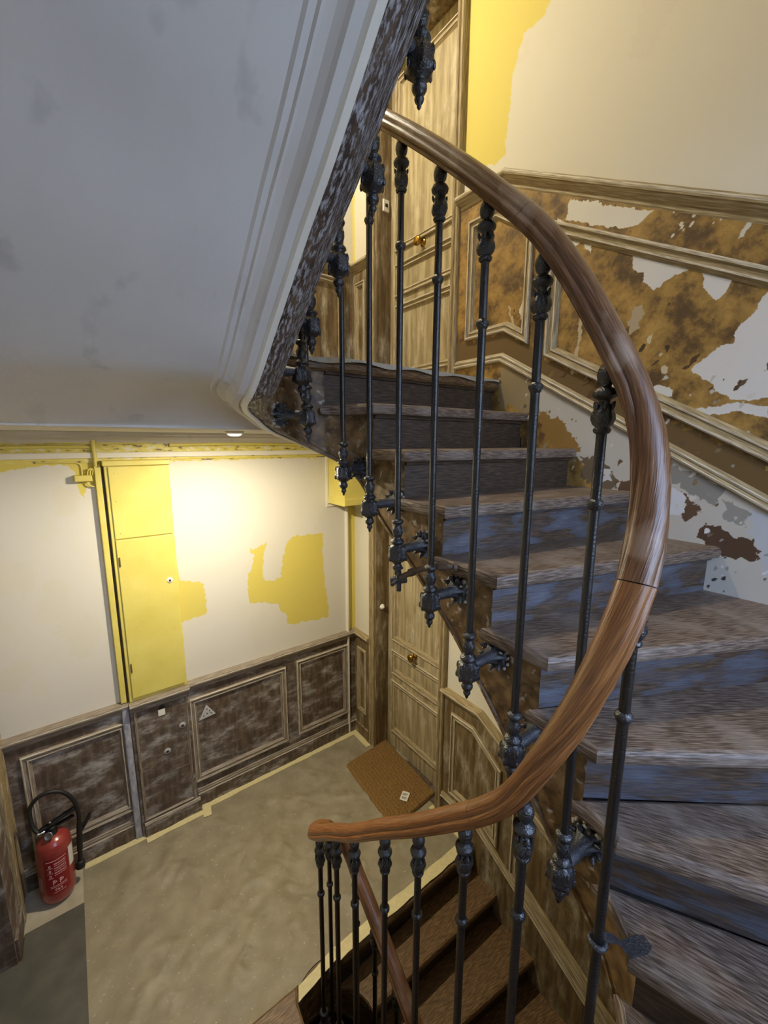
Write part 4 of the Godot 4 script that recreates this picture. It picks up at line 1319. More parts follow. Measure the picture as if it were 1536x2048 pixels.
func baluster(t: Node3D, y0: float, q: float, tip := true, foot := -9.0) -> void:
	var c := bal(q)
	var yt := y0 + table(QY, q)
	var yr := y0 + table(QR, q)
	var bottom := yr + 0.09 if tip else y0 + foot
	var g := Geo.new()
	lathe(g, [Vector2(0.0098, -0.115), Vector2(0.0098, bottom - yt)], Transform3D(), 14)
	var o := part("baluster", g.mesh(M.iron), M.iron, t)
	o.position = Vector3(c.x, yt, c.y)
	var w := bal(q, -0.01) - c                     # away from the well
	var turn := atan2(-w.y, w.x)
	var a := part("top_ornament", top_mesh, null, o)
	a.rotation.y = q * 7.0
	var b := part("collar", node_mesh, null, o)
	b.position.y = -0.263
	if tip:
		var d := part("pendant", pend_mesh, null, o)
		d.position.y = yr - yt
		d.rotation.y = turn
		var e := part("rosette", ros_mesh, null, o)
		e.position.y = yr - yt
		e.rotation.y = turn
		var f := part("plaster_chips", chip_mesh, null, o)
		f.position.y = yr - yt
		f.rotation = Vector3(q * 9.0, turn, 0)
		f.rotation = Vector3(0, turn, 0)

func railings() -> void:
	ironwork()
	# this flight
	var t := thing("stair_railing", "long curving wooden handrail on black iron balusters round the well, nearest the viewer", "railing")
	rail_section(t, 0.0, -0.137, 0.690, M.rail_wood)
	rail_section(t, 0.0, 0.6908, 1.0640, M.rail_wood)
	rail_section(t, 0.0, 1.0647, 1.345, M.rail_orange, "newer orange-brown piece of handrail")
	rail_section(t, 0.0, 1.3458, 2.292, M.rail_orange)
	for q in [-0.036, 0.125, 0.283, 0.441, 0.599, 0.755, 0.906]:
		baluster(t, 0.0, q)
	baluster(t, 0.0, 1.060, false, 1.05)
	for q in [1.246, 1.394, 1.553, 1.702, 1.876, 2.002, 2.135]:
		baluster(t, 0.0, q)
	var split := Geo.new()
	var sp := []
	for i in 9:
		var q := lerpf(1.030, 1.0635, i / 8.0)
		var cc := bal(q, -0.016 + 0.004 * sin(i * 1.3))
		sp.append(Vector3(cc.x, table(QY, q) + 0.054 + 0.006 * (i / 8.0), cc.y))
	tube(split, sp, 0.0016, 6)
	part("split", split, M.black, t, "dark split in the wood above the joint")
	# flat strap that ties the baluster on the curve to the tread
	var c := bal(1.060)
	var g := Geo.new()
	var dirv := (Vector2(-0.985, 2.622) - c).normalized()
	var Fs := Frame.new(Vector3(c.x, 1.625, c.y), Vector3(dirv.x, 0, dirv.y), Vector3.UP)
	var ring := []
	for k in 17:
		var a := TAU * k / 16.0
		ring.append(Vector3(c.x + 0.014 * cos(a), 1.599, c.y + 0.014 * sin(a)))
	tube(g, ring, 0.006, 8, false)
	var pth := [[0.010, 1.598, 0.009], [0.03, 1.594, 0.008], [0.05, 1.580, 0.008], [0.068, 1.556, 0.011], [0.080, 1.543, 0.014], [0.12, 1.542, 0.016], [0.135, 1.542, 0.010]]
	for i in pth.size() - 1:
		var A = pth[i]
		var B = pth[i + 1]
		var sd := Vector3(-dirv.y, 0, dirv.x)
		var pa := Vector3(c.x + dirv.x * A[0], A[1], c.y + dirv.y * A[0])
		var pb := Vector3(c.x + dirv.x * B[0], B[1], c.y + dirv.y * B[0])
		var th := Vector3(0, 0.007, 0)
		g.quad(pa + sd * A[2] + th, pb + sd * B[2] + th, pb - sd * B[2] + th, pa - sd * A[2] + th)
		g.quad(pa - sd * A[2], pb - sd * B[2], pb + sd * B[2], pa + sd * A[2])
		g.quad(pa + sd * A[2], pb + sd * B[2], pb + sd * B[2] + th, pa + sd * A[2] + th)
		g.quad(pb - sd * B[2], pa - sd * A[2], pa - sd * A[2] + th, pb - sd * B[2] + th)
	part("strap", g, M.iron_dusty, t, "flat iron strap fixed to the tread")
	# the flight going down
	t = thing("stair_railing", "handrail and thin iron balusters of the flight going down, behind the near railing", "railing")
	rail_section(t, -FLOOR, -0.137, 0.55, M.rail_wood)
	rail_section(t, -FLOOR, 0.552, 1.35, M.rail_wood)
	for q in [-0.125, 0.02, 0.16, 0.31, 0.46, 0.60, 0.755, 0.906]:
		baluster(t, -FLOOR, q)
	# the flight above: only its pendants show under the string
	t = thing("stair_railing", "railing of the flight above, its black iron pendants hanging below the string", "railing")
	rail_section(t, FLOOR, 1.0, 2.292, M.rail_wood)
	for q in [1.435, 1.601, 1.767, 1.930, 2.101, 2.201, 2.247]:
		baluster(t, FLOOR, q)

# ---------------------------------------------------------------- things on the landings
func settle(t: Node3D, base: Vector3) -> void:       # puts the node at the thing's base, leaving its parts where they are
	t.position += base
	for c in t.get_children():
		if c is Node3D: c.position -= base

func sheet(called: String, x0: float, x1: float, z0: float, z1: float, y: float, amp: float, sd: int, m, label: String, edge := false) -> void:
	var f := FastNoiseLite.new()
	f.seed = sd
	f.frequency = 2.2
	f.fractal_octaves = 3
	f.fractal_type = FastNoiseLite.FRACTAL_RIDGED
	f.domain_warp_enabled = true
	f.domain_warp_amplitude = 0.3
	f.domain_warp_frequency = 1.5
	var nx := int((x1 - x0) / 0.018) + 2
	var nz := int((z1 - z0) / 0.018) + 2
	var rows := []
	var us := []
	for i in nz:
		var row := PackedVector3Array()
		var ur := PackedVector2Array()
		for j in nx:
			var x := lerpf(x0, x1, float(j) / (nx - 1))
			var ze := z1
			if z1 > 1.3 and absf(x - XC) < 0.125: ze = minf(z1, ZT - sqrt(0.195 * 0.195 - pow(x - XC, 2.0)) + z1 - 1.41)
			var z := lerpf(z0, ze, float(i) / (nz - 1))
			var r := maxf(0.0, f.get_noise_2d(x + z * 0.6, z - x * 0.35) - 0.15)
			var rim := clampf(minf(minf(x - x0, x1 - x), minf(z - z0, z1 - z)) / 0.16 - 0.4, 0.0, 1.0)
			var hh := r * amp * rim
			# fold lines where the sheet was folded in its pack
			for c in [0.52, 1.12]:
				hh += 0.0016 * exp(-pow((x - x1 + c + 0.05 * sin(z * 3.0)) / 0.006, 2.0))
			for c in [0.45, 0.98]:
				hh += 0.0014 * exp(-pow((z - z0 - c) / 0.006, 2.0))
			if edge and i == nz - 1: hh = 0.0
			row.append(Vector3(x, y + hh, z))
			ur.append(Vector2(x, z))
		rows.append(row); us.append(ur)
	var g := Geo.new()
	g.grid(rows, us, false, true)
	# hem: the sheet's edge has thickness
	for i in nz - 1:
		for e in [0, nx - 1]:
			var a: Vector3 = rows[i][e]
			var b: Vector3 = rows[i + 1][e]
			var lo := Vector3(0, -0.004, 0)
			if e == 0: g.quad(a + lo, b + lo, b, a)
			else: g.quad(b + lo, a + lo, a, b)
	for j in nx - 1:
		var a: Vector3 = rows[nz - 1][j]
		var b: Vector3 = rows[nz - 1][j + 1]
		var dr := Vector3(0, -0.015 - 0.006 * sin(a.x * 23.0) if edge else -0.004, 0)
		g.quad(a + dr, b + dr, b, a)
	single(called, g, m, label, "floor sheet")

func strip_of_tape(pts: Array, w: float, y: float, sd: int, label: String) -> void:
	var rng := RandomNumberGenerator.new()
	rng.seed = sd
	var a: Vector2 = pts[0]
	var b: Vector2 = pts[1]
	var d := (b - a).normalized()
	var s := Vector2(-d.y, d.x)
	var n := maxi(2, int(a.distance_to(b) / 0.05))
	var g := Geo.new()
	var pl := []
	for i in n + 1:
		var q := a.lerp(b, float(i) / n)
		var r := s * (w * 0.5 + rng.randf_range(-0.003, 0.003))
		pl.append([q + r, q - r + s * rng.randf_range(-0.002, 0.002), y + rng.randf_range(0.0, 0.0012)])
	for i in n:
		var A = pl[i]
		var B = pl[i + 1]
		var v := func(p, yy): return Vector3(p.x, yy, p.y)
		g.quad(v.call(A[0], A[2]), v.call(B[0], B[2]), v.call(B[1], B[2]), v.call(A[1], A[2]))
		g.quad(v.call(A[1], A[2]), v.call(B[1], B[2]), v.call(B[1], y - 0.003), v.call(A[1], y - 0.003))
		g.quad(v.call(B[0], B[2]), v.call(A[0], A[2]), v.call(A[0], y - 0.003), v.call(B[0], y - 0.003))
	single("masking_tape", g, M.tape, label, "tape", "")

func landing_things() -> void:
	sheet("floor_sheet", -2.04, -0.004, 0.032, 1.385, 0.005, 0.022, 3, M.floor_sheet, "large grey-beige protective sheet with creases covering the lower landing floor")
	sheet("floor_sheet", XL + 0.033, -2.04, 0.29, 1.40, 0.006, 0.004, 4, M.floor_sheet_dark, "dark grey sheet at the bottom left corner, beside the large sheet")
	sheet("floor_sheet", XL + 0.005, -2.035, 0.032, 0.30, 0.003, 0.002, 5, M.floor_sheet_light, "pale beige strip of sheet under the fire extinguisher")
	sheet("floor_sheet", XL + 0.01, -0.004, 0.04, 1.420, FLOOR + 0.004, 0.014, 6, M.floor_sheet_light, "pale sheet lying over the edge of the upper landing", true)
	strip_of_tape([Vector2(XL + 0.30, 0.052), Vector2(-1.70, 0.052)], 0.042, 0.0085, 1, "cream masking tape along the skirting right of the fire extinguisher")
	strip_of_tape([Vector2(-1.70, 0.090), Vector2(-1.345, 0.090)], 0.042, 0.0095, 2, "short cream masking tape in front of the pilaster under the yellow cupboard")
	strip_of_tape([Vector2(-1.345, 0.050), Vector2(-0.01, 0.050)], 0.042, 0.009, 3, "long cream masking tape along the skirting right of the pilaster up to the corner")
	strip_of_tape([Vector2(-1.315, 0.03), Vector2(-1.335, 0.145)], 0.055, 0.0115, 4, "torn end of cream tape sticking out onto the sheet near the pilaster")
	strip_of_tape([Vector2(-0.052, 0.04), Vector2(-0.052, 0.27)], 0.045, 0.010, 5, "cream masking tape from the corner to the doormat")
	strip_of_tape([Vector2(-0.03, 1.362), Vector2(-1.02, 1.362)], 0.062, 0.010, 6, "cream masking tape along the landing edge above the flight going down")
	strip_of_tape([Vector2(-1.02, 1.355), Vector2(-1.285, 1.395)], 0.05, 0.0105, 7, "cream masking tape round the end of the well by the thin balusters")
	strip_of_tape([Vector2(-0.035, 1.02), Vector2(-0.035, 1.33)], 0.04, 0.010, 8, "cream masking tape beside the wall between the doormat and the stairs")
	# doormat: pushed into the door recess
	var t := thing("doormat", "brown coir doormat lying askew before the lower door", "doormat")
	var g := Geo.new()
	var c0 := Vector3(0.105, 0, 0.305)
	var ax := Vector3(-0.43, 0, 0.036)
	var az := Vector3(-0.045, 0, 0.665)
	var nx := 90
	var nz := 140
	var rng := RandomNumberGenerator.new()
	rng.seed = 8
	var rows := []
	var us := []
	for i in nz + 1:
		var row := PackedVector3Array()
		var ur := PackedVector2Array()
		for j in nx + 1:
			var p := c0 + ax * (float(j) / nx) + az * (float(i) / nz)
			var e := mini(mini(j, nx - j), mini(i, nz - i))
			var y := 0.034 + rng.randf_range(-0.005, 0.005) + 0.002 * sin(j * 1.1)
			if e == 0: y = 0.010
			elif e == 1: y = 0.028
			row.append(p + Vector3(rng.randf_range(-0.0015, 0.0015), y, rng.randf_range(-0.0015, 0.0015)))
			ur.append(Vector2(j, i) * 0.005)
		rows.append(row); us.append(ur)
	g.grid(rows, us, false, false)
	part("pile", g, M.coir, t)
	g = Geo.new()
	var FM := Frame.new(c0, ax.normalized(), -az.normalized())
	fbox(g, FM, -0.002, ax.length() + 0.002, -az.length() - 0.002, 0.002, 0.010, 0.020, 0.003)
	part("backing", g, M.rubber, t)
	settle(t, Vector3(-0.11, 0.01, 0.64))
	# price tag on the mat
	g = Geo.new()
	var ft := Frame.new(Vector3(-0.150, 0.041, 0.868), Vector3(0.52, 0, 0.85).normalized(), Vector3(0.85, 0, -0.52).normalized())
	fbox(g, ft, -0.028, 0.028, -0.040, 0.040, 0.0, 0.0012)
	t = thing("price_tag", "small white price tag lying on the brown doormat", "tag")
	part("card", g, M.white_plastic, t)
	g = Geo.new()
	for k in 9:
		fbox(g, ft, -0.018 + k * 0.004, -0.018 + k * 0.004 + (0.0022 if k % 3 else 0.0010), -0.026, -0.006, 0.0012, 0.0016)
	fbox(g, ft, -0.020, 0.010, 0.008, 0.013, 0.0012, 0.0016)
	fbox(g, ft, -0.020, 0.018, 0.018, 0.022, 0.0012, 0.0016)
	part("print", g, M.black, t)
	settle(t, Vector3(-0.150, 0.041, 0.868))
	extinguisher()

func extinguisher() -> void:
	var t := thing("fire_extinguisher", "red fire extinguisher with black hose standing in the corner of the lower landing", "extinguisher", Vector3(-2.152, 0.006, 0.150))
	var g := Geo.new()
	var prof := [Vector2(0.001, 0.408), Vector2(0.024, 0.408), Vector2(0.040, 0.403), Vector2(0.060, 0.390), Vector2(0.074, 0.370), Vector2(0.0805, 0.345), Vector2(0.082, 0.325), Vector2(0.082, 0.055), Vector2(0.079, 0.035), Vector2(0.070, 0.015), Vector2(0.060, 0.004), Vector2(0.001, 0.004)]
	var fine := []
	for i in prof.size() - 1:
		for k in 3: fine.append(prof[i].lerp(prof[i + 1], k / 3.0))
	fine.append(prof[-1])
	lathe(g, fine, Transform3D(), 40)
	part("body", g, M.red_paint, t)
	# printed label wrapped round the front
	var im := Image.create(320, 320, false, Image.FORMAT_RGB8)
	im.fill(C("8e1a1c"))
	var rng := RandomNumberGenerator.new()
	rng.seed = 12
	var w := C("e9c6c6")
	var line := func(x0, x1, y, hgt):
		var x: int = x0
		while x < x1:
			var l := rng.randi_range(4, 14)
			im.fill_rect(Rect2i(x, y, mini(l, x1 - x), hgt), w)
			x += l + rng.randi_range(2, 5)
	line.call(30, 290, 18, 8)
	for k in 6:
		line.call(130, 280, 46 + k * 20, 6 if k % 2 else 9)
	for k in 3:
		im.fill_rect(Rect2i(62, 52 + k * 44, 26, 20), w)
		im.fill_rect(Rect2i(70, 58 + k * 44, 10, 9), C("8e1a1c"))
		line.call(40, 112, 78 + k * 44, 5)
	for k in 2:       # two letters P with a small sign beside each
		var x := 96 + k * 84
		im.fill_rect(Rect2i(x, 190, 9, 40), w)
		im.fill_rect(Rect2i(x, 190, 30, 8), w)
		im.fill_rect(Rect2i(x + 22, 190, 9, 24), w)
		im.fill_rect(Rect2i(x, 208, 30, 8), w)
		im.fill_rect(Rect2i(x + 38, 200, 12, 12), w)
	line.call(60, 270, 240, 5)
	line.call(60, 270, 252, 5)
	for k in 3:
		im.fill_rect(Rect2i(116 + k * 32, 268, 7, 22), w)
		im.fill_rect(Rect2i(116 + k * 32, 268 + 8 * (k % 2), 20, 6), w)
		im.fill_rect(Rect2i(131 + k * 32, 274, 6, 16), w)
	line.call(90, 250, 300, 5)
	var lm := mat("extinguisher_print", ImageTexture.create_from_image(im), Vector3.ONE, 0.3, {"uv": true})
	g = Geo.new()
	curved(g, 0.0828, 0.085, 0.315, deg_to_rad(44), deg_to_rad(124))
	part("printed_label", g, lm, t, "dark red label with white print")
	g = Geo.new()
	curved(g, 0.0830, 0.20, 0.325, deg_to_rad(14), deg_to_rad(41))
	part("paper_label", g, M.white_plastic, t, "white paper label")
	g = Geo.new()
	curved(g, 0.0829, 0.11, 0.20, deg_to_rad(136), deg_to_rad(160))
	part("faded_label", g, mat("faded_label", C("a87a74"), Vector3.ONE, 0.4), t, "faded pinkish label")
	# valve, lever, gauge
	g = Geo.new()
	lathe(g, [Vector2(0.001, 0.452), Vector2(0.017, 0.452), Vector2(0.019, 0.446), Vector2(0.019, 0.426), Vector2(0.026, 0.422), Vector2(0.026, 0.402)], Transform3D(), 20)
	part("valve", g, M.black, t)
	g = Geo.new()
	var lv := Frame.new(Vector3(0, 0.462, 0), Vector3(0.93, 0.10, -0.30).normalized(), Vector3(0.30, 0, 0.93).normalized())
	fbox(g, lv, -0.055, 0.125, -0.012, 0.012, -0.012, 0.002, 0.003)
	var lv2 := Frame.new(Vector3(0, 0.438, 0), Vector3(0.93, -0.05, -0.30).normalized(), Vector3(0.30, 0, 0.93).normalized())
	fbox(g, lv2, -0.050, 0.105, -0.011, 0.011, -0.008, 0.002, 0.003)
	part("lever", g, M.black, t)
	g = Geo.new()
	var gx := Transform3D(Basis(Vector3(1, 0, 0.2).normalized(), PI / 2 - 0.5), Vector3(-0.012, 0.425, 0.034))
	lathe(g, [Vector2(0.001, 0.012), Vector2(0.015, 0.012), Vector2(0.019, 0.016), Vector2(0.021, 0.010), Vector2(0.021, 0.0), Vector2(0.001, 0.0)], gx, 22)
	part("gauge", g, M.steel, t)
	g = Geo.new()
	tube(g, [Vector3(-0.030, 0.446, 0.016), Vector3(-0.052, 0.449, 0.022), Vector3(-0.062, 0.452, 0.026)], 0.010, 12)
	lathe(g, [Vector2(0.0005, 0.009), Vector2(0.006, 0.006), Vector2(0.009, 0.0), Vector2(0.006, -0.006), Vector2(0.0005, -0.009)], Transform3D(Basis(), Vector3(-0.004, 0.475, 0.0)), 10)
	part("hose_coupling", g, M.steel, t)
	g = Geo.new()
	var hp := [Vector3(-0.050, 0.449, 0.020), Vector3(-0.072, 0.476, 0.0), Vector3(-0.084, 0.535, -0.02), Vector3(-0.080, 0.592, -0.03), Vector3(-0.045, 0.634, -0.03), Vector3(0.006, 0.645, -0.025), Vector3(0.060, 0.622, -0.02), Vector3(0.102, 0.560, -0.015), Vector3(0.122, 0.475, -0.012), Vector3(0.122, 0.385, -0.010), Vector3(0.112, 0.220, -0.010)]
	tube(g, spline(hp, 8), 0.0105, 12)
	part("hose", g, M.rubber, t)
	g = Geo.new()
	tube(g, [Vector3(0.122, 0.385, -0.010), Vector3(0.112, 0.215, -0.010)], 0.0145, 14)
	lathe(g, [Vector2(0.001, 0.02), Vector2(0.015, 0.02), Vector2(0.018, 0.012), Vector2(0.024, 0.0), Vector2(0.024, -0.022), Vector2(0.016, -0.026), Vector2(0.001, -0.026)], Transform3D(Basis(Vector3(0, 0, 1), -0.1), Vector3(0.108, 0.125, -0.010)), 18)
	tube(g, [Vector3(0.112, 0.215, -0.010), Vector3(0.108, 0.145, -0.010)], 0.012, 12)
	tube(g, [Vector3(0.122, 0.33, -0.010), Vector3(0.150, 0.37, -0.01), Vector3(0.178, 0.430, -0.01)], 0.009, 10)
	tube(g, [Vector3(0.122, 0.375, -0.010), Vector3(0.146, 0.375, -0.01), Vector3(0.170, 0.405, -0.01)], 0.010, 10)
	part("nozzle", g, M.rubber, t)
	t.rotation.z = -0.02

func curved(g: Geo, r: float, y0: float, y1: float, a0: float, a1: float) -> void:
	var rows := []
	var us := []
	for i in 5:
		var row := PackedVector3Array()
		var ur := PackedVector2Array()
		for j in 25:
			# a from the right-hand end (near +x) round the front (+z) to the left
			var a := lerpf(a1, a0, j / 24.0)
			row.append(Vector3(r * cos(a), lerpf(y1, y0, i / 4.0), r * sin(a)))
			ur.append(Vector2(j / 24.0, i / 4.0))
		rows.append(row); us.append(ur)
	g.grid(rows, us, false, true)

func plate(called: String, F: Frame, u: float, v: float, w: float, hh: float, h: float, th: float, m, label: String, cat: String, hole := true) -> void:
	var t := thing(called, label, cat)
	var g := Geo.new()
	fbox(g, F, u - w / 2, u + w / 2, v - hh / 2, v + hh / 2, h - 0.002, h + th, minf(0.004, th * 0.5))
	part("plate", g, m, t)
	if hole:
		g = Geo.new()
		fbox(g, F, u - w * 0.22, u + w * 0.22, v - hh * 0.12, v + hh * 0.14, h + th - 0.001, h + th + 0.004, 0.001)
		part("insert", g, M.black, t)
	settle(t, F.p(u, v, h))

func small_things() -> void:
	var g: Geo
	var t: Node3D
	# yellow meter cupboard
	t = thing("meter_cupboard", "tall yellow painted meter cupboard set on the dado pilaster", "cupboard")
	g = Geo.new()
	fbox(g, FA, -1.708, -1.378, 0.985, 2.472, 0.0, 0.050, 0.004)
	part("body", g, M.paint_yellow, t)
	g = Geo.new()
	fbox(g, FA, -1.690, -1.392, 2.026, 2.445, 0.045, 0.060, 0.003)
	part("upper_panel", g, M.paint_yellow, t)
	g = Geo.new()
	fbox(g, FA, -1.690, -1.392, 1.010, 2.019, 0.045, 0.060, 0.003)
	var dr := part("cupboard_door", g, M.paint_yellow, t)
	g = Geo.new()
	for y in [1.89, 1.215]:
		fbox(g, FA, -1.684, -1.677, y - 0.028, y + 0.028, 0.060, 0.067, 0.002)
	part("hinge", g, M.brown_lead, dr)
	g = Geo.new()
	lathe(g, [Vector2(0.001, 0.006), Vector2(0.005, 0.006), Vector2(0.006, 0.004), Vector2(0.016, 0.004), Vector2(0.018, 0.0)], Transform3D(Basis(Vector3(1, 0, 0), PI / 2), FA.p(-1.428, 1.728, 0.060)), 20)
	part("lock", g, M.white_plastic, dr, "white lock escutcheon")
	g = Geo.new()
	lathe(g, [Vector2(0.0005, 0.0075), Vector2(0.006, 0.007), Vector2(0.006, 0.003)], Transform3D(Basis(Vector3(1, 0, 0), PI / 2), FA.p(-1.428, 1.728, 0.060)), 12)
	part("keyhole", g, M.black, dr)
	for q in [[-1.66, 2.41], [-1.66, 2.06], [-1.42, 2.08], [-1.665, 2.25]]:
		g = Geo.new()
		lathe(g, [Vector2(0.0005, 0.003), Vector2(0.004, 0.002), Vector2(0.005, 0.0)], Transform3D(Basis(Vector3(1, 0, 0), PI / 2), FA.p(q[0], q[1], 0.060)), 8)
		part("screw", g, M.paint_yellow, t)
	g = Geo.new()
	fbox(g, FA, -1.715, -1.372, 2.45, 2.480, 0.0, 0.070, 0.005)
	part("top_ledge", g, M.paint_yellow, t)
	settle(t, Vector3(-1.54, 0.985, 0.03))
	# trunking left of the cupboard
	t = thing("cable_trunking", "narrow yellow cable trunking running up the left side of the yellow cupboard", "trunking")
	g = Geo.new()
	fbox(g, FA, -1.752, -1.722, 0.985, 2.46, 0.0, 0.034, 0.004)
	part("cover", g, M.paint_yellow, t)
	g = Geo.new()
	tube(g, [Vector3(-1.742, 2.45, 0.030), Vector3(-1.742, 2.50, 0.030), Vector3(-1.744, 2.62, 0.034)], 0.010, 12)
	part("pipe", g, M.paint_yellow, t)
	g = Geo.new()
	fbox(g, FA, -1.722, -1.712, 0.985, 2.45, 0.0, 0.010)
	part("gap_filler", g, M.brown_lead, t)
	settle(t, Vector3(-1.737, 0.985, 0.0))
	# junction box
	t = thing("junction_box", "small yellow junction box with cable loops left of the trunking", "junction box")
	g = Geo.new()
	fbox(g, FA, -1.845, -1.765, 2.368, 2.402, 0.0, 0.045, 0.004)
	part("box", g, M.paint_yellow, t)
	for k in 3:
		g = Geo.new()
		var x := -1.785 + k * 0.012
		tube(g, spline([Vector3(x, 2.40, 0.02), Vector3(x + 0.004, 2.425, 0.025), Vector3(x + 0.018, 2.436, 0.022), Vector3(-1.748, 2.43, 0.012)], 6), 0.0042, 8)
		part("cable", g, M.paint_yellow, t)
	g = Geo.new()
	tube(g, spline([Vector3(-1.79, 2.372, 0.02), Vector3(-1.785, 2.350, 0.022), Vector3(-1.768, 2.338, 0.022), Vector3(-1.75, 2.335, 0.012)], 6), 0.0042, 8)
	part("cable", g, M.paint_yellow, t)
	g = Geo.new()
	tube(g, spline([Vector3(-1.808, 2.40, 0.010), Vector3(-1.808, 2.44, 0.008), Vector3(-1.815, 2.463, 0.007), Vector3(-1.85, 2.472, 0.007), Vector3(-2.0, 2.475, 0.008)], 6), 0.004, 8)
	part("cable", g, M.paint_yellow, t)
	settle(t, Vector3(-1.805, 2.385, 0.0))
	# pipes along the cornice
	for k in 2:
		g = Geo.new()
		var y: float = [2.555, 2.581][k]
		var pts := []
		for i in 30:
			var x := lerpf(XL, -1.76 if k == 0 else -1.45, i / 29.0)
			pts.append(Vector3(x, y + 0.003 * sin(x * 9.0 + k), 0.018))
		tube(g, pts, 0.008, 10)
		single("cornice_pipe", g, M.paint_yellow, ["thin yellow pipe along the cornice left of the trunking, lower of two", "thin yellow pipe along the cornice left of the trunking, upper of two"][k], "pipe")
	g = Geo.new()
	var pr := []
	for i in 40:
		var x := lerpf(-1.36, -0.26, i / 39.0)
		pr.append(Vector3(x, 2.568 + 0.004 * sin(x * 5.0), 0.020))
	tube(g, pr, 0.011, 10)
	single("cornice_pipe", g, M.paint_yellow, "thicker yellow pipe along the cornice right of the cupboard", "pipe")
	g = Geo.new()
	var pc := []
	for i in 40:
		var x := lerpf(-1.36, -0.25, i / 39.0)
		pc.append(Vector3(x, 2.482 + 0.002 * sin(x * 15.0), 0.010))
	tube(g, pc, 0.005, 8)
	single("cornice_cable", g, M.paint_yellow, "yellow painted cable under the white lath right of the cupboard", "cable")
	# boxed duct in the corner
	t = thing("duct_box", "yellow boxed duct in the upper corner beside the lower door", "duct")
	g = Geo.new()
	fbox(g, FA, -0.25, -0.002, 2.115, 2.64, 0.0, 0.244, 0.003)
	part("casing", g, M.paint_yellow, t)
	g = Geo.new()
	fbox(g, FA, -0.255, -0.002, 2.110, 2.165, 0.0, 0.252, 0.006)
	part("lower_lip", g, M.paint_yellow, t)
	g = Geo.new()
	fbox(g, FA, -0.272, -0.252, 2.095, 2.50, 0.0, 0.012, 0.002)
	fbox(g, FA, -0.272, -0.086, 2.078, 2.098, 0.0, 0.012, 0.002)
	part("white_edging", g, M.paint_white, t, "white edging strip")
	settle(t, Vector3(-0.125, 2.11, 0.12))
	# bells
	var RV := Frame.new(Vector3(-0.0, 0, 0.312), Vector3.RIGHT, Vector3.UP)
	plate("doorbell", RV, 0.070, FLOOR + 1.292, 0.05, 0.075, 0.0, 0.012, M.white_plastic, "small square bell push in the reveal of the upper door", "doorbell")
	t = thing("doorbell", "round pale bell push in the reveal of the lower door", "doorbell")
	g = Geo.new()
	lathe(g, [Vector2(0.0005, 0.026), Vector2(0.008, 0.024), Vector2(0.010, 0.016), Vector2(0.020, 0.012), Vector2(0.024, 0.0)], Transform3D(Basis(Vector3(1, 0, 0), PI / 2), Vector3(0.055, 1.265, 0.312)), 20)
	part("push", g, M.white_plastic, t)
	settle(t, Vector3(0.055, 1.265, 0.312))
	# fittings left on the pilaster
	t = thing("lock_plate", "small cream plate with a hole near the top of the brown pilaster", "lock plate")
	g = Geo.new()
	fbox(g, FA, -1.562, -1.522, 0.830, 0.872, 0.050, 0.056, 0.002)
	part("plate", g, M.white_plastic, t)
	g = Geo.new()
	lathe(g, [Vector2(0.0005, 0.004), Vector2(0.014, 0.004), Vector2(0.017, 0.0)], Transform3D(Basis(Vector3(1, 0, 0), PI / 2), FA.p(-1.538, 0.888, 0.052)), 14)
	part("hole", g, M.black, t)
	settle(t, FA.p(-1.54, 0.85, 0.05))
	for q in [[-1.428, 0.706, "round grey escutcheon at the right edge of the brown pilaster"], [-1.530, 0.560, "round grey escutcheon in the middle of the brown pilaster"]]:
		t = thing("escutcheon", q[2], "escutcheon")
		g = Geo.new()
		lathe(g, [Vector2(0.001, 0.007), Vector2(0.010, 0.007), Vector2(0.013, 0.006), Vector2(0.022, 0.0)], Transform3D(Basis(Vector3(1, 0, 0), PI / 2), FA.p(q[0], q[1], 0.052)), 18)
		part("rose", g, mat("escutcheon_grey", C("a4a3a6"), Vector3.ONE, 0.6), t)
		g = Geo.new()
		lathe(g, [Vector2(0.0005, 0.0085), Vector2(0.008, 0.0082), Vector2(0.0085, 0.006)], Transform3D(Basis(Vector3(1, 0, 0), PI / 2), FA.p(q[0], q[1], 0.052)), 12)
		part("hole", g, M.black, t)
		settle(t, FA.p(q[0], q[1], 0.052))
	# triangular plate on the panel
	g = Geo.new()
	var tri := [Vector2(-1.315, 0.665), Vector2(-1.205, 0.675), Vector2(-1.262, 0.765)]
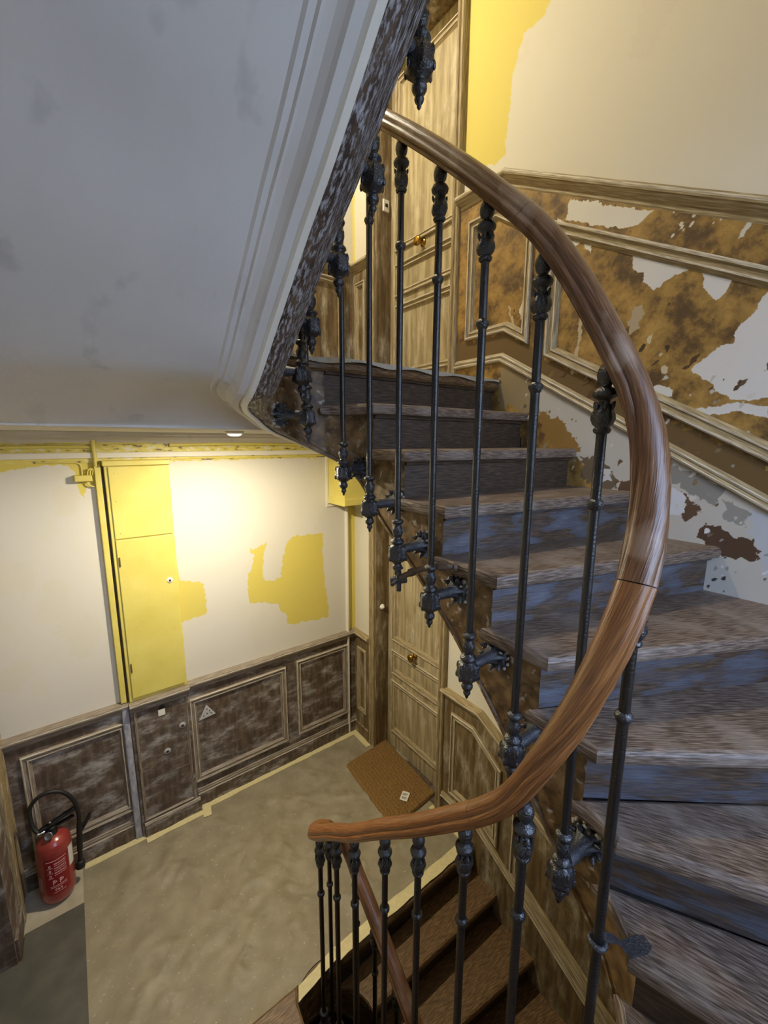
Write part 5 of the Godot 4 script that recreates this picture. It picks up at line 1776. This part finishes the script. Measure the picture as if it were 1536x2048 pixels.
	mould(g, FA, tri, [Vector2(0, 0.008), Vector2(0, 0.015), Vector2(0.003, 0.018)], true)
	fpoly(g, FA, offset_line(tri, 0.003, true), 0.018)
	t = thing("triangle_plate", "white triangular plate screwed to the panel right of the pilaster", "plate")
	part("plate", g, mat("triangle_white", C("bdbcbc"), Vector3.ONE, 0.6), t)
	for q in [[-1.262, 0.735], [-1.285, 0.690], [-1.235, 0.695], [-1.262, 0.70], [-1.245, 0.715]]:
		g = Geo.new()
		lathe(g, [Vector2(0.0005, 0.0012), Vector2(0.004, 0.001), Vector2(0.005, 0.0)], Transform3D(Basis(Vector3(1, 0, 0), PI / 2), FA.p(q[0], q[1], 0.018)), 8)
		part("screw", g, M.black, t)
	settle(t, FA.p(-1.26, 0.70, 0.01))
	# old gas tap fixed to the string
	t = thing("gas_tap", "old brown gas tap sticking out of the string below the step edge", "tap")
	g = Geo.new()
	tube(g, spline([Vector3(-0.895, 2.200, 2.025), Vector3(-0.955, 2.215, 1.985), Vector3(-1.005, 2.200, 1.925), Vector3(-1.045, 2.165, 1.868)], 6), 0.0095, 12)
	tube(g, [Vector3(-0.955, 2.217, 1.988), Vector3(-0.972, 2.213, 1.966)], 0.016, 12)
	tube(g, [Vector3(-0.930, 2.211, 2.003), Vector3(-0.940, 2.213, 1.996)], 0.015, 12)
	tube(g, [Vector3(-1.020, 2.190, 1.906), Vector3(-1.028, 2.183, 1.893)], 0.013, 12)
	part("pipe", g, M.brown_lead, t)
	g = Geo.new()
	tube(g, [Vector3(-1.030, 2.160, 1.880), Vector3(-1.062, 2.150, 1.842)], 0.013, 14)
	tube(g, [Vector3(-1.046, 2.118, 1.862), Vector3(-1.046, 2.185, 1.862)], 0.008, 12)
	tube(g, [Vector3(-1.085, 2.150, 1.875), Vector3(-1.010, 2.163, 1.850)], 0.006, 10)
	tube(g, [Vector3(-1.062, 2.188, 1.866), Vector3(-1.030, 2.192, 1.858)], 0.005, 10)
	part("cock", g, M.iron_dusty, t, "grey iron cock")
	settle(t, Vector3(-0.905, 2.2, 2.02))
